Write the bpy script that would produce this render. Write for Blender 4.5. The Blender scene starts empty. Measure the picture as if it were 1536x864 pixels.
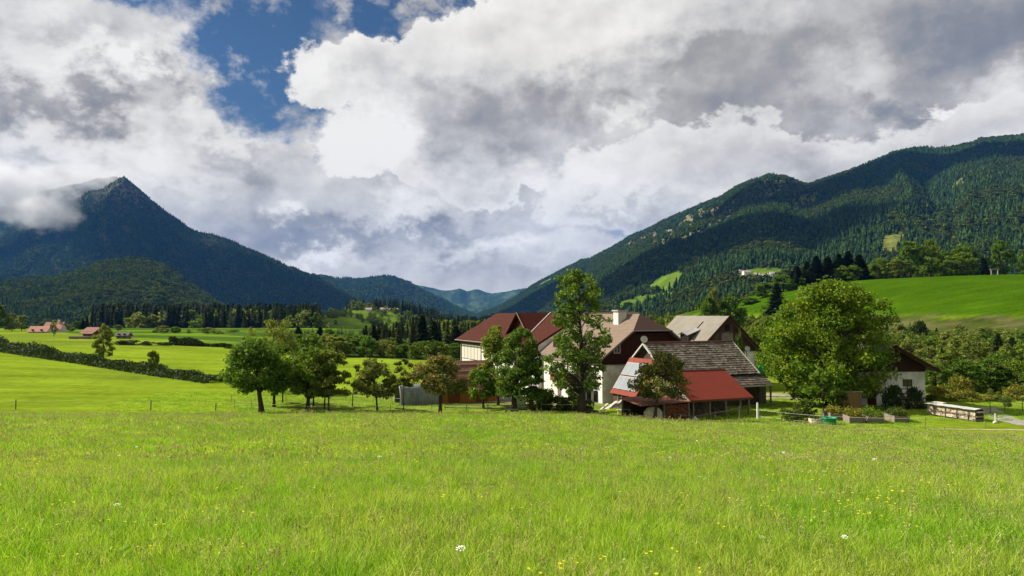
import bpy, math, random
import numpy as np
from mathutils import Vector, Matrix

C = bpy.context.scene.collection
SC = bpy.context.scene
R = math.radians

# ------------------------------------------------------------------ camera
FPX = 1109.0                       # focal length in pixels of the 1536 px wide photograph
PITCH = math.atan(38.0 / FPX)
EYE = Vector((0.0, 0.0, 1.7))
cam_data = bpy.data.cameras.new('camera')
cam_data.sensor_width = 36.0
cam_data.lens = 36.0 * FPX / 1536.0
cam_data.clip_start = 0.1
cam_data.clip_end = 60000.0
cam = bpy.data.objects.new('camera', cam_data)
C.objects.link(cam)
cam.location = EYE
cam.rotation_euler = (R(90) + PITCH, 0, 0)
SC.camera = cam

# ------------------------------------------------------------------ exposure
SC.view_settings.view_transform = 'Standard'
SC.view_settings.look = 'None'
SC.view_settings.gamma = 1.0
SC.view_settings.use_curve_mapping = False
EXPO = 1.0
SC.view_settings.exposure = EXPO
SC.cycles.max_bounces = 8
SC.cycles.diffuse_bounces = 2
SC.cycles.glossy_bounces = 1
SC.cycles.transmission_bounces = 3
SC.cycles.transparent_max_bounces = 6
SC.cycles.volume_bounces = 7
SC.cycles.use_fast_gi = False
SC.cycles.caustics_reflective = False
SC.cycles.caustics_refractive = False
SC.cycles.sample_clamp_indirect = 4.0

# ------------------------------------------------------------------ sun
SUN_EL = R(38)
SUN_H = Vector((-0.93, 0.37)).normalized()          # horizontal direction towards the sun: ahead on the left
TO_SUN = Vector((SUN_H.x * math.cos(SUN_EL), SUN_H.y * math.cos(SUN_EL), math.sin(SUN_EL)))
sd = bpy.data.lights.new('sun', 'SUN')
sd.energy = 5.0
sd.angle = R(0.5)
sd.color = (1.0, 0.93, 0.80)
sun = bpy.data.objects.new('sun', sd)
C.objects.link(sun)
sun.rotation_euler = TO_SUN.to_track_quat('Z', 'Y').to_euler()

# ------------------------------------------------------------------ node helper
class NT:
    def __init__(s, tree):
        s.t = tree; s.n = tree.nodes; s.l = tree.links
    def put(s, sock, v):
        if isinstance(v, bpy.types.NodeSocket): s.l.new(v, sock)
        elif v is not None: sock.default_value = v
    def m(s, op, a, b=None, c=None, clamp=False):
        n = s.n.new('ShaderNodeMath'); n.operation = op; n.use_clamp = clamp
        for i, v in enumerate((a, b, c)): s.put(n.inputs[i], v)
        return n.outputs[0]
    def vm(s, op, a, b=None, scale=None):
        n = s.n.new('ShaderNodeVectorMath'); n.operation = op
        s.put(n.inputs[0], a); s.put(n.inputs[1], b)
        if scale is not None: s.put(n.inputs[3], scale)
        return n.outputs[0]
    def add(s, a, b): return s.m('ADD', a, b)
    def sub(s, a, b): return s.m('SUBTRACT', a, b)
    def mul(s, a, b): return s.m('MULTIPLY', a, b)
    def ss(s, x, a, b, lo=0.0, hi=1.0):
        n = s.n.new('ShaderNodeMapRange'); n.interpolation_type = 'SMOOTHSTEP'
        s.put(n.inputs[0], x); s.put(n.inputs[1], a); s.put(n.inputs[2], b); s.put(n.inputs[3], lo); s.put(n.inputs[4], hi)
        return n.outputs[0]
    def lin(s, x, a, b, lo=0.0, hi=1.0):
        n = s.n.new('ShaderNodeMapRange')
        s.put(n.inputs[0], x); s.put(n.inputs[1], a); s.put(n.inputs[2], b); s.put(n.inputs[3], lo); s.put(n.inputs[4], hi)
        return n.outputs[0]
    def mix(s, f, a, b):
        n = s.n.new('ShaderNodeMix'); n.data_type = 'RGBA'
        s.put(n.inputs[0], f); s.put(n.inputs[6], a); s.put(n.inputs[7], b)
        return n.outputs[2]
    def mixf(s, f, a, b):
        n = s.n.new('ShaderNodeMix'); n.data_type = 'FLOAT'
        s.put(n.inputs[0], f); s.put(n.inputs[2], a); s.put(n.inputs[3], b)
        return n.outputs[0]
    def mulc(s, a, b):
        n = s.n.new('ShaderNodeMix'); n.data_type = 'RGBA'; n.blend_type = 'MULTIPLY'
        n.inputs[0].default_value = 1.0
        s.put(n.inputs[6], a); s.put(n.inputs[7], b)
        return n.outputs[2]
    def noise(s, vec, scale, detail=4, rough=0.55, out=0, dist=0.0):
        n = s.n.new('ShaderNodeTexNoise')
        s.put(n.inputs['Vector'], vec); n.inputs['Scale'].default_value = scale
        n.inputs['Detail'].default_value = detail; n.inputs['Roughness'].default_value = rough
        n.inputs['Distortion'].default_value = dist
        return n.outputs[out]
    def ramp(s, f, stops):
        n = s.n.new('ShaderNodeValToRGB'); e = n.color_ramp.elements
        while len(e) < len(stops): e.new(0.5)
        for i, (p, c) in enumerate(stops):
            e[i].position = p; e[i].color = (*c, 1)
        s.put(n.inputs[0], f)
        return n.outputs[0]

# ------------------------------------------------------------------ world: sky with broken cumulus
world = bpy.data.worlds.new('World')
SC.world = world
world.use_nodes = True
SKY_K = 0.1
def build_sky():
    t = world.node_tree; t.nodes.clear(); q = NT(t)
    out = q.n.new('ShaderNodeOutputWorld'); bg = q.n.new('ShaderNodeBackground')
    q.l.new(bg.outputs[0], out.inputs[0]); bg.inputs[1].default_value = SKY_K
    sky = q.n.new('ShaderNodeTexSky'); sky.sky_type = 'NISHITA'; sky.sun_disc = False
    sky.sun_elevation = SUN_EL; sky.sun_rotation = math.atan2(TO_SUN.x, TO_SUN.y)
    sky.altitude = 700; sky.dust_density = 0.4; sky.ozone_density = 2.0; sky.air_density = 1.0
    blue = q.mulc(sky.outputs[0], (0.15, 0.20, 0.24, 1))
    tc = q.n.new('ShaderNodeTexCoord'); D = tc.outputs['Generated']
    sep = q.n.new('ShaderNodeSeparateXYZ'); q.l.new(D, sep.inputs[0])
    x, y, z = sep.outputs
    K = 180 / math.pi
    az = q.mul(q.m('ARCTAN2', x, y), K)
    el = q.mul(q.m('ARCSINE', z), K)
    cmb = q.n.new('ShaderNodeCombineXYZ')
    q.l.new(q.mul(az, 1 / K), cmb.inputs[0]); q.l.new(q.mul(el, 1.35 / K), cmb.inputs[1]); P = cmb.outputs[0]
    def n2d(off, scale, detail, rough, out=0, kind='FBM', dist=0.0):
        n = q.n.new('ShaderNodeTexNoise'); n.noise_dimensions = '2D'; n.noise_type = kind; n.normalize = True
        q.put(n.inputs['Vector'], q.vm('ADD', P, (*off, 0)))
        n.inputs['Scale'].default_value = scale; n.inputs['Detail'].default_value = detail
        n.inputs['Roughness'].default_value = rough; n.inputs['Distortion'].default_value = dist
        return n.outputs[out]
    # the wandering of the cloud outlines: a broad swing, billows and fine fray
    def warp(scale, amp, detail, rough, off):
        c = q.vm('SUBTRACT', n2d(off, scale, detail, rough, 1), (0.5, 0.5, 0.5))
        sp = q.n.new('ShaderNodeSeparateXYZ'); q.l.new(c, sp.inputs[0])
        return q.mul(sp.outputs[0], amp), q.mul(sp.outputs[1], amp)
    w1 = warp(5.0, 7.0, 1, 0.5, (3.1, 0.2))
    w2 = warp(17.0, 5.0, 7, 0.62, (0.4, 5.2))
    wa = q.add(az, q.add(w1[0], w2[0])); we = q.add(el, q.add(w1[1], w2[1]))
    sa = q.add(az, q.add(q.mul(w1[0], .5), q.mul(w2[0], 1.5))); se = q.add(el, q.add(q.mul(w1[1], .5), q.mul(w2[1], 1.5)))
    def sk(px, py):
        a = math.atan((px - 768) / FPX)
        return math.degrees(a), math.degrees(math.atan((470 - py) / FPX * math.cos(a)))
    def depth(items, a=wa, e=we):
        best = None                                    # degrees inside the outline of a union of ellipses
        for (px, py, rx, ry) in items:
            ca, ce = sk(px, py); ra = rx * 0.0517; re = ry * 0.0517
            dx = q.mul(q.sub(a, ca), 1 / ra); dy = q.mul(q.sub(e, ce), 1 / re)
            r = q.m('SQRT', q.add(q.mul(dx, dx), q.mul(dy, dy)))
            d = q.mul(q.sub(1.0, r), min(ra, re))
            best = d if best is None else q.m('SMOOTH_MAX', best, d, 1.0)
        return best
    def gauss(px, py, rx, ry, a, e):
        ca, ce = sk(px, py)
        dx = q.mul(q.sub(a, ca), 1 / (rx * 0.0517)); dy = q.mul(q.sub(e, ce), 1 / (ry * 0.0517))
        return q.m('EXPONENT', q.mul(q.add(q.mul(dx, dx), q.mul(dy, dy)), -1.0))
    # billow relief: density here against density a little nearer the sun
    relief = q.mul(q.sub(n2d((2.0, 0), 3.4, 7, 0.55), n2d((1.965, 0.04), 3.4, 7, 0.55)), 0.9)
    bil = q.mul(q.sub(n2d((5.0, 1.0), 12.0, 6, 0.56), n2d((4.988, 1.016), 12.0, 6, 0.56)), 0.5)
    rel = q.add(relief, bil)
    def tone(base, blobs, k=1.0, a=sa, e=se):
        v = q.add(base, q.mul(rel, k)) if not isinstance(base, float) else q.add(q.mul(rel, k), base)
        for (px, py, rx, ry, w) in blobs:
            v = q.add(v, q.mul(gauss(px, py, rx, ry, a, e), w))
        return v
    # farther deck
    L0 = tone(0.58, [(250, 290, 200, 40, .04), (420, 265, 100, 40, .08), (600, 335, 50, 30, .26), (470, 390, 52, 15, .34), (770, 368, 60, 28, .30),
                     (660, 348, 110, 22, -.24), (520, 350, 110, 22, -.17), (390, 335, 70, 24, -.06), (860, 380, 90, 30, .10), (560, 250, 120, 22, -.08),
                     (530, 190, 50, 40, .30), (438, 312, 26, 15, .34), (620, 300, 40, 40, .20), (330, 290, 90, 30, -.05)], .62)
    col = L0
    # left bank, bright and creamy
    dl = depth([(60, 60, 240, 120), (170, 160, 200, 75), (330, 215, 150, 52), (-300, 150, 400, 220), (420, 230, 110, 40)])
    LL = tone(0.64, [(70, 20, 110, 50, .08), (190, 86, 70, 18, .26), (60, 90, 110, 36, .12), (140, 148, 80, 24, -.28), (255, 118, 44, 20, -.26), (90, 60, 60, 14, -.14),
                     (20, 165, 50, 30, -.20), (170, 225, 90, 26, .20), (280, 175, 50, 30, .14), (390, 185, 70, 24, .16), (60, 245, 100, 18, -.12), (330, 222, 90, 20, -.14), (230, 262, 70, 18, .12), (40, 205, 60, 20, .10)], .80)
    col = q.mixf(q.ss(dl, -0.6, 1.1), col, LL)
    # central tower: bright rim on top, grey belly
    dcn = depth([(560, 120, 125, 62), (700, 130, 170, 78), (900, 110, 240, 135), (1150, 100, 330, 180), (640, 200, 130, 60), (1500, 80, 300, 200), (760, 235, 130, 66)])
    rim = q.m('EXPONENT', q.mul(q.m('MAXIMUM', dcn, 0.0), -0.33))
    LC = tone(q.add(0.47, q.mul(rim, 0.42)), [(480, 110, 40, 40, .16), (560, 205, 50, 44, .22), (640, 110, 70, 30, .08), (740, 190, 120, 60, -.22), (850, 150, 70, 40, -.08), (850, 70, 80, 40, .16),
                     (1000, 40, 130, 40, .18), (930, 155, 46, 20, .30), (1110, 100, 80, 50, -.12), (1130, 190, 120, 50, -.08), (1290, 100, 70, 40, .16), (1500, 40, 150, 50, -.16),
                     (1340, 165, 80, 22, -.20), (1405, 152, 20, 9, .50), (1500, 150, 90, 30, .20), (680, 280, 70, 24, -.06), (1230, 30, 90, 30, -.04), (620, 170, 40, 30, -.06)], .60)
    mC = q.ss(dcn, -0.15, 0.30)
    col = q.mixf(mC, col, LC)
    # a grey wall of cloud behind the right mountain, its sunlit front to the left
    dg = depth([(1090, 150, 70, 60), (1130, 100, 40, 40), (1010, 190, 50, 50), (1240, 190, 90, 60), (1160, 220, 150, 60)])
    LG = tone(0.47, [(1060, 130, 50, 30, .02), (1230, 130, 50, 30, .12), (1180, 220, 80, 50, .06), (1090, 190, 60, 40, -.08)], .55)
    col = q.mixf(q.ss(dg, -0.3, 0.6, 0.0, .85), col, LG)
    dr = depth([(905, 250, 90, 46), (1010, 235, 90, 50), (1080, 270, 180, 50), (870, 280, 70, 36), (1250, 250, 200, 60), (1480, 210, 180, 50), (980, 300, 150, 40)])
    rim2 = q.m('EXPONENT', q.mul(q.m('MAXIMUM', dr, 0.0), -0.45))
    LR = tone(q.add(0.56, q.mul(rim2, 0.22)), [(870, 255, 50, 36, .14), (940, 275, 80, 34, .10), (1090, 225, 70, 40, -.04), (1000, 330, 70, 20, -.12), (1300, 230, 90, 30, -.06), (820, 300, 30, 24, .06), (900, 315, 70, 14, -.12), (1180, 250, 60, 24, -.05)], .60)
    col = q.mixf(q.ss(dr, -0.2, 0.4), col, LR)
    # lowest puffs above the valley
    dp = depth([(770, 385, 75, 30), (480, 395, 60, 17), (860, 360, 60, 20), (640, 400, 90, 14)])
    LP = tone(0.66, [(690, 402, 60, 12, -.18), (760, 366, 40, 16, .20), (470, 386, 40, 12, .22), (560, 402, 50, 10, -.12)], .7)
    col = q.mixf(q.mul(q.ss(dp, -0.4, 0.6), .85), col, LP)
    col = q.add(q.mul(q.sub(col, .58), 1.28), .60)
    c_col = q.ramp(col, [(0.0, (.15, .16, .18)), (.28, (.27, .27, .275)), (.44, (.405, .385, .355)), (.60, (.60, .58, .545)), (.78, (.80, .77, .715)), (1.0, (.96, .93, .87))])
    # the gap of blue
    hole = depth([(230, -8, 95, 20), (355, 20, 100, 46), (520, 10, 120, 42), (640, 2, 95, 50), (370, 82, 72, 62), (420, 142, 54, 34), (478, 174, 40, 22), (850, -6, 42, 14)])
    mh = q.ss(hole, -0.6, 1.0)
    small = q.mul(q.ss(depth([(930, 342, 30, 9)]), -0.3, 0.5), .55)
    mh = q.mul(q.m('MAXIMUM', mh, small), q.sub(1.0, q.mul(mC, 0.96)))
    wisp = q.ss(n2d((9.0, 9.0), 12.0, 6, 0.63), 0.50, 0.72, 0.0, .85)
    mh = q.mul(mh, q.sub(1.0, wisp))
    # behind the camera and overhead: open cloud cover of the same kind
    g = 2.0 ** -EXPO / SKY_K
    cl = q.mulc(c_col, (g, g, g, 1))
    fin = q.mix(mh, cl, blue)
    q.l.new(fin, bg.inputs[0])
build_sky()
world.cycles.sampling_method = 'MANUAL'
world.cycles.sample_map_resolution = 512
# ------------------------------------------------------------------ general helpers
FWD = Vector((0, math.cos(PITCH), math.sin(PITCH))); UPV = Vector((0, -math.sin(PITCH), math.cos(PITCH)))
def at(px, py, Y):
    """the point at distance Y straight ahead that the photograph shows at pixel (px, py)"""
    d = FWD + Vector((1, 0, 0)) * ((px - 768) / FPX) + UPV * ((432 - py) / FPX)
    return EYE + d * (Y / d.y)
def px_of(x, y, z):
    """where points land in the photograph: used only to survey where clearings lie on the slopes"""
    d = np.stack([np.asarray(x, float), np.asarray(y, float), np.asarray(z, float) - 1.7], -1)
    f = d @ np.array(FWD); f = np.where(f > 1e-3, f, 1e-3)
    return 768 + FPX * d[..., 0] / f, 432 - FPX * (d @ np.array(UPV)) / f

def tag(o, label=None, cat=None, group=None, kind=None):
    if label: o['label'] = label
    if cat: o['category'] = cat
    if group: o['group'] = group
    if kind: o['kind'] = kind
    return o
def link(o, parent=None):
    C.objects.link(o)
    if parent is not None: o.parent = parent
    return o
def root(name, label, cat, loc, group=None, rz=0.0):
    o = bpy.data.objects.new(name, None); o.empty_display_size = 0.5
    C.objects.link(o); o.location = loc; o.rotation_euler = (0, 0, rz)
    return tag(o, label, cat, group)
def mesh_np(name, V, F, mat=None, smooth=False):
    V = np.asarray(V, np.float32); F = np.asarray(F, np.int32); k = F.shape[1]
    me = bpy.data.meshes.new(name)
    me.vertices.add(len(V)); me.vertices.foreach_set('co', V.ravel())
    me.loops.add(F.size); me.loops.foreach_set('vertex_index', F.ravel())
    me.polygons.add(len(F)); me.polygons.foreach_set('loop_start', np.arange(0, F.size, k, dtype=np.int32))
    me.polygons.foreach_set('loop_total', np.full(len(F), k, np.int32))
    if smooth: me.polygons.foreach_set('use_smooth', np.ones(len(F), bool))
    me.update(calc_edges=True)
    if mat: me.materials.append(mat)
    return me
class MB:
    """collects faces (world coordinates) and links them as one mesh object"""
    def __init__(s): s.v = []; s.f = []
    def poly(s, pts):
        i = len(s.v); s.v += [tuple(p) for p in pts]; s.f.append(tuple(range(i, i + len(pts))))
    def hexa(s, a, b):
        """a: four corners in order, b: the four matching corners on the other side"""
        i = len(s.v); s.v += [tuple(p) for p in a] + [tuple(p) for p in b]; n = len(a)
        s.f.append(tuple(range(i + n - 1, i - 1, -1))); s.f.append(tuple(range(i + n, i + 2 * n)))
        for k in range(n):
            s.f.append((i + k, i + (k + 1) % n, i + n + (k + 1) % n, i + n + k))
    def box(s, fr, a0, a1, b0, b1, c0, c1):
        s.hexa([fr(a0, b0, c0), fr(a1, b0, c0), fr(a1, b1, c0), fr(a0, b1, c0)], [fr(a0, b0, c1), fr(a1, b0, c1), fr(a1, b1, c1), fr(a0, b1, c1)])
    def slab(s, pts, th):
        """a plate of thickness th below the given polygon"""
        p = [Vector(q) for q in pts]; n = (p[1] - p[0]).cross(p[2] - p[0]).normalized()
        if n.z < 0: n = -n; 
        s.hexa([q - n * th for q in p], p)
    def tube(s, pts, rad, k=6, cap=True):
        pts = [Vector(p) for p in pts]; rings = []
        if not isinstance(rad, (list, tuple)): rad = [rad] * len(pts)
        for i, p in enumerate(pts):
            d = (pts[min(i + 1, len(pts) - 1)] - pts[max(i - 1, 0)]).normalized()
            a = d.orthogonal().normalized() if i == 0 else (a - d * a.dot(d)).normalized()
            b = d.cross(a); j = len(s.v)
            for t in range(k):
                w = 2 * math.pi * t / k
                s.v.append(tuple(p + (a * math.cos(w) + b * math.sin(w)) * rad[i]))
            rings.append(j)
        for i in range(len(rings) - 1):
            for t in range(k):
                s.f.append((rings[i] + t, rings[i] + (t + 1) % k, rings[i + 1] + (t + 1) % k, rings[i + 1] + t))
        if cap:
            s.f.append(tuple(rings[0] + t for t in range(k - 1, -1, -1))); s.f.append(tuple(rings[-1] + t for t in range(k)))
    def build(s, name, mat, parent=None, base=None, smooth=False):
        b = Vector(base) if base is not None else (parent.location if parent is not None and parent.parent is None and parent.type == 'EMPTY' else None)
        if b is None and parent is not None:
            q = parent
            while q.parent is not None: q = q.parent
            b = q.location
        b = b if b is not None else Vector((0, 0, 0))
        me = bpy.data.meshes.new(name)
        me.from_pydata([(v[0] - b[0], v[1] - b[1], v[2] - b[2]) for v in s.v], [], s.f)
        if smooth: me.polygons.foreach_set('use_smooth', np.ones(len(me.polygons), bool))
        me.materials.append(mat); me.update()
        o = bpy.data.objects.new(name, me)
        if parent is None: o.location = b
        return link(o, parent)

# value noise on numpy arrays
def _hash(ix, iy, seed):
    h = (ix.astype(np.int64) * 374761393 + iy.astype(np.int64) * 668265263 + seed * 982451653) & 0xffffffff
    h = ((h ^ (h >> 13)) * 1274126177) & 0xffffffff
    return ((h ^ (h >> 16)) & 0xffff) / 65535.0
def vnoise(x, y, seed=0):
    x = np.asarray(x, float); y = np.asarray(y, float)
    ix = np.floor(x); iy = np.floor(y); fx = x - ix; fy = y - iy
    fx = fx * fx * fx * (fx * (fx * 6 - 15) + 10); fy = fy * fy * fy * (fy * (fy * 6 - 15) + 10)
    a = _hash(ix, iy, seed); b = _hash(ix + 1, iy, seed); c = _hash(ix, iy + 1, seed); d = _hash(ix + 1, iy + 1, seed)
    return (a + (b - a) * fx) * (1 - fy) + (c + (d - c) * fx) * fy
def fbm(x, y, seed=0, oct=4, gain=0.5):
    s = 0; a = 1; t = 0
    for o in range(oct):
        s = s + a * vnoise(np.asarray(x) * 2 ** o, np.asarray(y) * 2 ** o, seed + o * 17); t += a; a *= gain
    return s / t
def sstep(x, a, b):
    t = np.clip((np.asarray(x, float) - a) / (b - a), 0, 1); return t * t * (3 - 2 * t)
def in_poly(px, py, poly):
    px = np.asarray(px); py = np.asarray(py); r = np.zeros(px.shape, bool); n = len(poly)
    for i in range(n):
        x0, y0 = poly[i]; x1, y1 = poly[(i + 1) % n]
        if y0 == y1: continue
        c = ((y0 > py) != (y1 > py)) & (px < (x1 - x0) * (py - y0) / (y1 - y0) + x0)
        r ^= c
    return r

# ------------------------------------------------------------------ materials
MATS = {}
def mat(name, col, rough=0.9, var=0.0, vscale=3.0, spec=0.2, col2=None, island=0.0, transl=None, detail=4, metal=0.0, bump=0.0, bscale=20.0, stretch=None, fac=None):
    if name in MATS: return MATS[name]
    m = bpy.data.materials.new(name); m.use_nodes = True; t = m.node_tree; t.nodes.clear(); q = NT(t)
    out = q.n.new('ShaderNodeOutputMaterial'); b = q.n.new('ShaderNodeBsdfPrincipled')
    b.inputs['Roughness'].default_value = rough; b.inputs['Metallic'].default_value = metal
    b.inputs['Specular IOR Level'].default_value = spec
    tc = q.n.new('ShaderNodeTexCoord'); vec = tc.outputs['Object']
    if stretch: vec = q.vm('MULTIPLY', vec, stretch)
    c = (*col, 1)
    if var > 0 or col2:
        f = q.noise(vec, vscale, detail, 0.6)
        c2 = (*col2, 1) if col2 else tuple(x * (1 - var) for x in col) + (1,)
        c1 = c if col2 else tuple(min(1, x * (1 + var)) for x in col) + (1,)
        c = q.mix(q.ss(f, 0.36, 0.64), c1, c2)
    if island > 0:
        g = q.n.new('ShaderNodeNewGeometry'); r_ = g.outputs['Random Per Island']
        k = q.lin(r_, 0, 1, 1 - island, 1 + island)
        c = q.vm('SCALE', c, scale=k)
    q.put(b.inputs['Base Color'], c)
    if bump > 0:
        bn = q.n.new('ShaderNodeBump'); bn.inputs['Strength'].default_value = bump; bn.inputs['Distance'].default_value = 0.05
        q.l.new(q.noise(vec, bscale, 5, 0.6), bn.inputs['Height']); q.l.new(bn.outputs[0], b.inputs['Normal'])
    if transl:
        tr = q.n.new('ShaderNodeBsdfTranslucent'); ms = q.n.new('ShaderNodeMixShader')
        q.put(tr.inputs[0], q.vm('MULTIPLY', c, transl[:3]) if isinstance(c, bpy.types.NodeSocket) else tuple(c[i] * transl[i] for i in range(3)) + (1,))
        ms.inputs[0].default_value = transl[3]
        q.l.new(b.outputs[0], ms.inputs[1]); q.l.new(tr.outputs[0], ms.inputs[2]); q.l.new(ms.outputs[0], out.inputs[0])
    else:
        q.l.new(b.outputs[0], out.inputs[0])
    MATS[name] = m
    return m

# ------------------------------------------------------------------ the lie of the land
def edge_of(x): return 77 - 6 * sstep(x, 6, 16) - 8 * sstep(x, 20, 32) - 6 * sstep(x, 36, 52)
def ground_z(x, y):
    x = np.asarray(x, float); y = np.asarray(y, float)
    flat = -8.55 + 0.0 * x
    left = sstep(-x, 35, 120) * sstep(y, 60, 130)
    flat = flat + 2.3 * left * (1 - 0.35 * sstep(y, 330, 480))
    flat = flat - 0.55 * np.exp(-((x - 12) / 30) ** 2 - ((y - 98) / 22) ** 2)
    flat = flat - 14 * sstep(y, 420, 620) * sstep(60 - x, -60, 60) - 18 * sstep(y, 650, 1000)
    flat = flat + 0.35 * (fbm(x / 40, y / 40, 5, 3) - 0.5) * sstep(y, 70, 110)
    # the near meadow drops away from the camera to the farm
    edge = edge_of(x)
    ym = np.maximum(y, -60)
    slope = -8.75 / edge * ym
    slope = slope + 0.25 * (fbm(x / 18 + 3, y / 18, 9, 3) - 0.5) * sstep(y, 4, 20)
    k = 0.5
    z = np.maximum(flat, slope); d = np.abs(flat - slope)
    z = z + np.where(d < k, (k - d) ** 2 / (4 * k), 0)
    # the hill on the right with its meadow
    rr = np.sqrt(((x - 232) / np.where(x < 232, 134, 300)) ** 2 + ((y - 372) / np.where(y < 372, 150, 170)) ** 2)
    z = z + 26.5 * (1 - sstep(rr, 0.42, 1.5))
    # knoll in the middle of the valley
    kk = np.sqrt(((x + 215) / np.where(x < -215, 150, 190)) ** 2 + ((y - 1120) / 260) ** 2)
    z = z + 44 * (1 - sstep(kk, 0.15, 1.15))
    # meadow rise at the foot of the left mountain
    z = z + 26 * np.exp(-((x + 640) / 240) ** 2 - ((y - 1060) / 190) ** 2)
    return z
def gz(x, y): return float(ground_z(np.array([x]), np.array([y]))[0])

def base_Y(px, py, lo=40.0, hi=1500.0):
    """how far off the ground is that the photograph shows at pixel (px, py)"""
    Y = np.geomspace(lo, hi, 1500); d = FWD + Vector((1, 0, 0)) * ((px - 768) / FPX) + UPV * ((432 - py) / FPX)
    x = d.x / d.y * Y; z = 1.7 + d.z / d.y * Y; k = np.argmax(z < ground_z(x, Y))
    return float(Y[k]) if k > 0 else hi

def base_ground():
    ys = np.concatenate([np.linspace(-60, 0, 12, endpoint=False), np.linspace(0, 30, 40, endpoint=False), np.linspace(30, 160, 150, endpoint=False),
                         np.geomspace(160, 700, 130, endpoint=False), np.geomspace(700, 1700, 70, endpoint=False), np.geomspace(1700, 12200, 14)])
    s = np.linspace(-1.25, 1.25, 300)
    X = s[None, :] * (ys[:, None] + 75); Y = np.repeat(ys[:, None], len(s), 1)
    Z = ground_z(X, Y)
    V = np.stack([X, Y, Z], -1).reshape(-1, 3)
    n, m = X.shape; i = np.arange(n - 1)[:, None] * m + np.arange(m - 1)[None, :]
    F = np.stack([i, i + 1, i + m + 1, i + m], -1).reshape(-1, 4)
    x, y = X.ravel(), Y.ravel()
    # what grows or lies there, as a colour
    col = np.tile(np.array([0.140, 0.205, 0.013]), (len(x), 1))                       # mown meadow
    def put(c, w): 
        w = np.clip(w, 0, 1)[:, None]; col[:] = col * (1 - w) + np.array(c) * w
    edge = edge_of(x)
    put((0.120, 0.165, 0.020), sstep(edge - y + 3 * (fbm(x / 6, y / 6, 3, 2) - .5), -1.5, 1.5))   # long grass
    put((0.10, 0.135, 0.02), sstep(fbm(x / 30, y / 50, 21, 3), .5, .7) * .5 * sstep(y, 85, 120))
    # yard and orchard: trodden, mixed
    yard = np.exp(-(((x - 8) / 20) ** 4 + ((y - 97) / 16) ** 4))
    put((0.26, 0.22, 0.14), yard * .8 * sstep(fbm(x / 5, y / 5, 8, 3), .35, .6))
    put((0.115, 0.15, 0.03), np.exp(-(((x + 14) / 16) ** 4 + ((y - 90) / 10) ** 4)) * .9)
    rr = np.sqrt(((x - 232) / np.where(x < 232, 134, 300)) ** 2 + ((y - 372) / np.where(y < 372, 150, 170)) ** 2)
    put((0.036, 0.082, 0.002), (1 - sstep(rr, 1.04, 1.09)) * sstep(x, 60, 90))            # hill pasture, a deeper green than the mown meadow
    scrub = sstep(rr + .12 * (fbm(x / 9, y / 9, 31, 3) - .5), 1.04, 1.09) * (1 - sstep(rr, 1.6, 1.8)) * sstep(x, 48, 70) * sstep(y, 105, 120)
    put((0.048, 0.066, 0.012), scrub)                                                   # rough slope
    put((0.10, 0.095, 0.04), scrub * sstep(fbm(x / 7, y / 5, 77, 4), .5, .68) * .8)
    pe = np.interp(768 + FPX * x / np.maximum(y, 1), [-200, 0, 150, 345, 420, 620, 760, 800], [base_Y(-200, 490), base_Y(0, 493), base_Y(150, 505), base_Y(345, 519), base_Y(420, 529), 163, 160, 400])
    far = sstep(y - pe, -1, 2) * (x < 60)
    put((0.046, 0.088, 0.012), far)
    put((0.095, 0.165, 0.012), far * sstep(fbm(x / 70, y / 28, 61, 2), .52, .56) * (1 - sstep(y, 420, 470)) * (x < -60))
    put((0.030, 0.050, 0.012), far * (1 - sstep(-x, 45, 75)) * (1 - sstep(y, 380, 420)))
    put((0.046, 0.088, 0.012), sstep(y, 480, 600))
    put((0.085, 0.140, 0.012), sstep(y, 850, 900) * (1 - sstep(y, 1500, 1600)) * sstep(x, -520, -470) * (1 - sstep(x, -60, 0)))
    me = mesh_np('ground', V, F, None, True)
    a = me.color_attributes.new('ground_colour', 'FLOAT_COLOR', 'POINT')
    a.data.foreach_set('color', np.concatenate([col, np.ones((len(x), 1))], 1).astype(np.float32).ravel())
    m_ = bpy.data.materials.new('ground'); m_.use_nodes = True; t = m_.node_tree; t.nodes.clear(); q = NT(t)
    out = q.n.new('ShaderNodeOutputMaterial'); b = q.n.new('ShaderNodeBsdfPrincipled'); b.inputs['Roughness'].default_value = 1.0
    b.inputs['Specular IOR Level'].default_value = 0.0
    at_ = q.n.new('ShaderNodeAttribute'); at_.attribute_name = 'ground_colour'
    tc = q.n.new('ShaderNodeTexCoord'); O = tc.outputs['Object']
    f1 = q.noise(O, 0.9, 6, .65); f2 = q.noise(O, 0.05, 4, .55); f3 = q.noise(q.vm('MULTIPLY', O, (.02, .12, .02)), 3.0, 3, .5)
    k = q.mul(q.mul(q.lin(f1, .25, .75, .72, 1.28), q.lin(f2, .3, .7, .76, 1.2)), q.lin(f3, .35, .65, .86, 1.12))
    c = q.vm('SCALE', at_.outputs['Color'], scale=k)
    yel = q.mix(q.mul(q.ss(q.noise(O, .11, 5, .6), .48, .66), .35), c, q.vm('MULTIPLY', c, (1.28, 1.05, 0.9)))
    q.put(b.inputs['Base Color'], yel)
    bn = q.n.new('ShaderNodeBump'); bn.inputs['Strength'].default_value = .5; bn.inputs['Distance'].default_value = .12
    q.l.new(q.noise(O, 3.0, 6, .7), bn.inputs['Height']); q.l.new(bn.outputs[0], b.inputs['Normal'])
    q.l.new(b.outputs[0], out.inputs[0])
    me.materials.append(m_)
    o = link(bpy.data.objects.new('ground', me)); tag(o, 'green meadows and pastures of the valley floor', None, None, 'structure')
base_ground()

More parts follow.
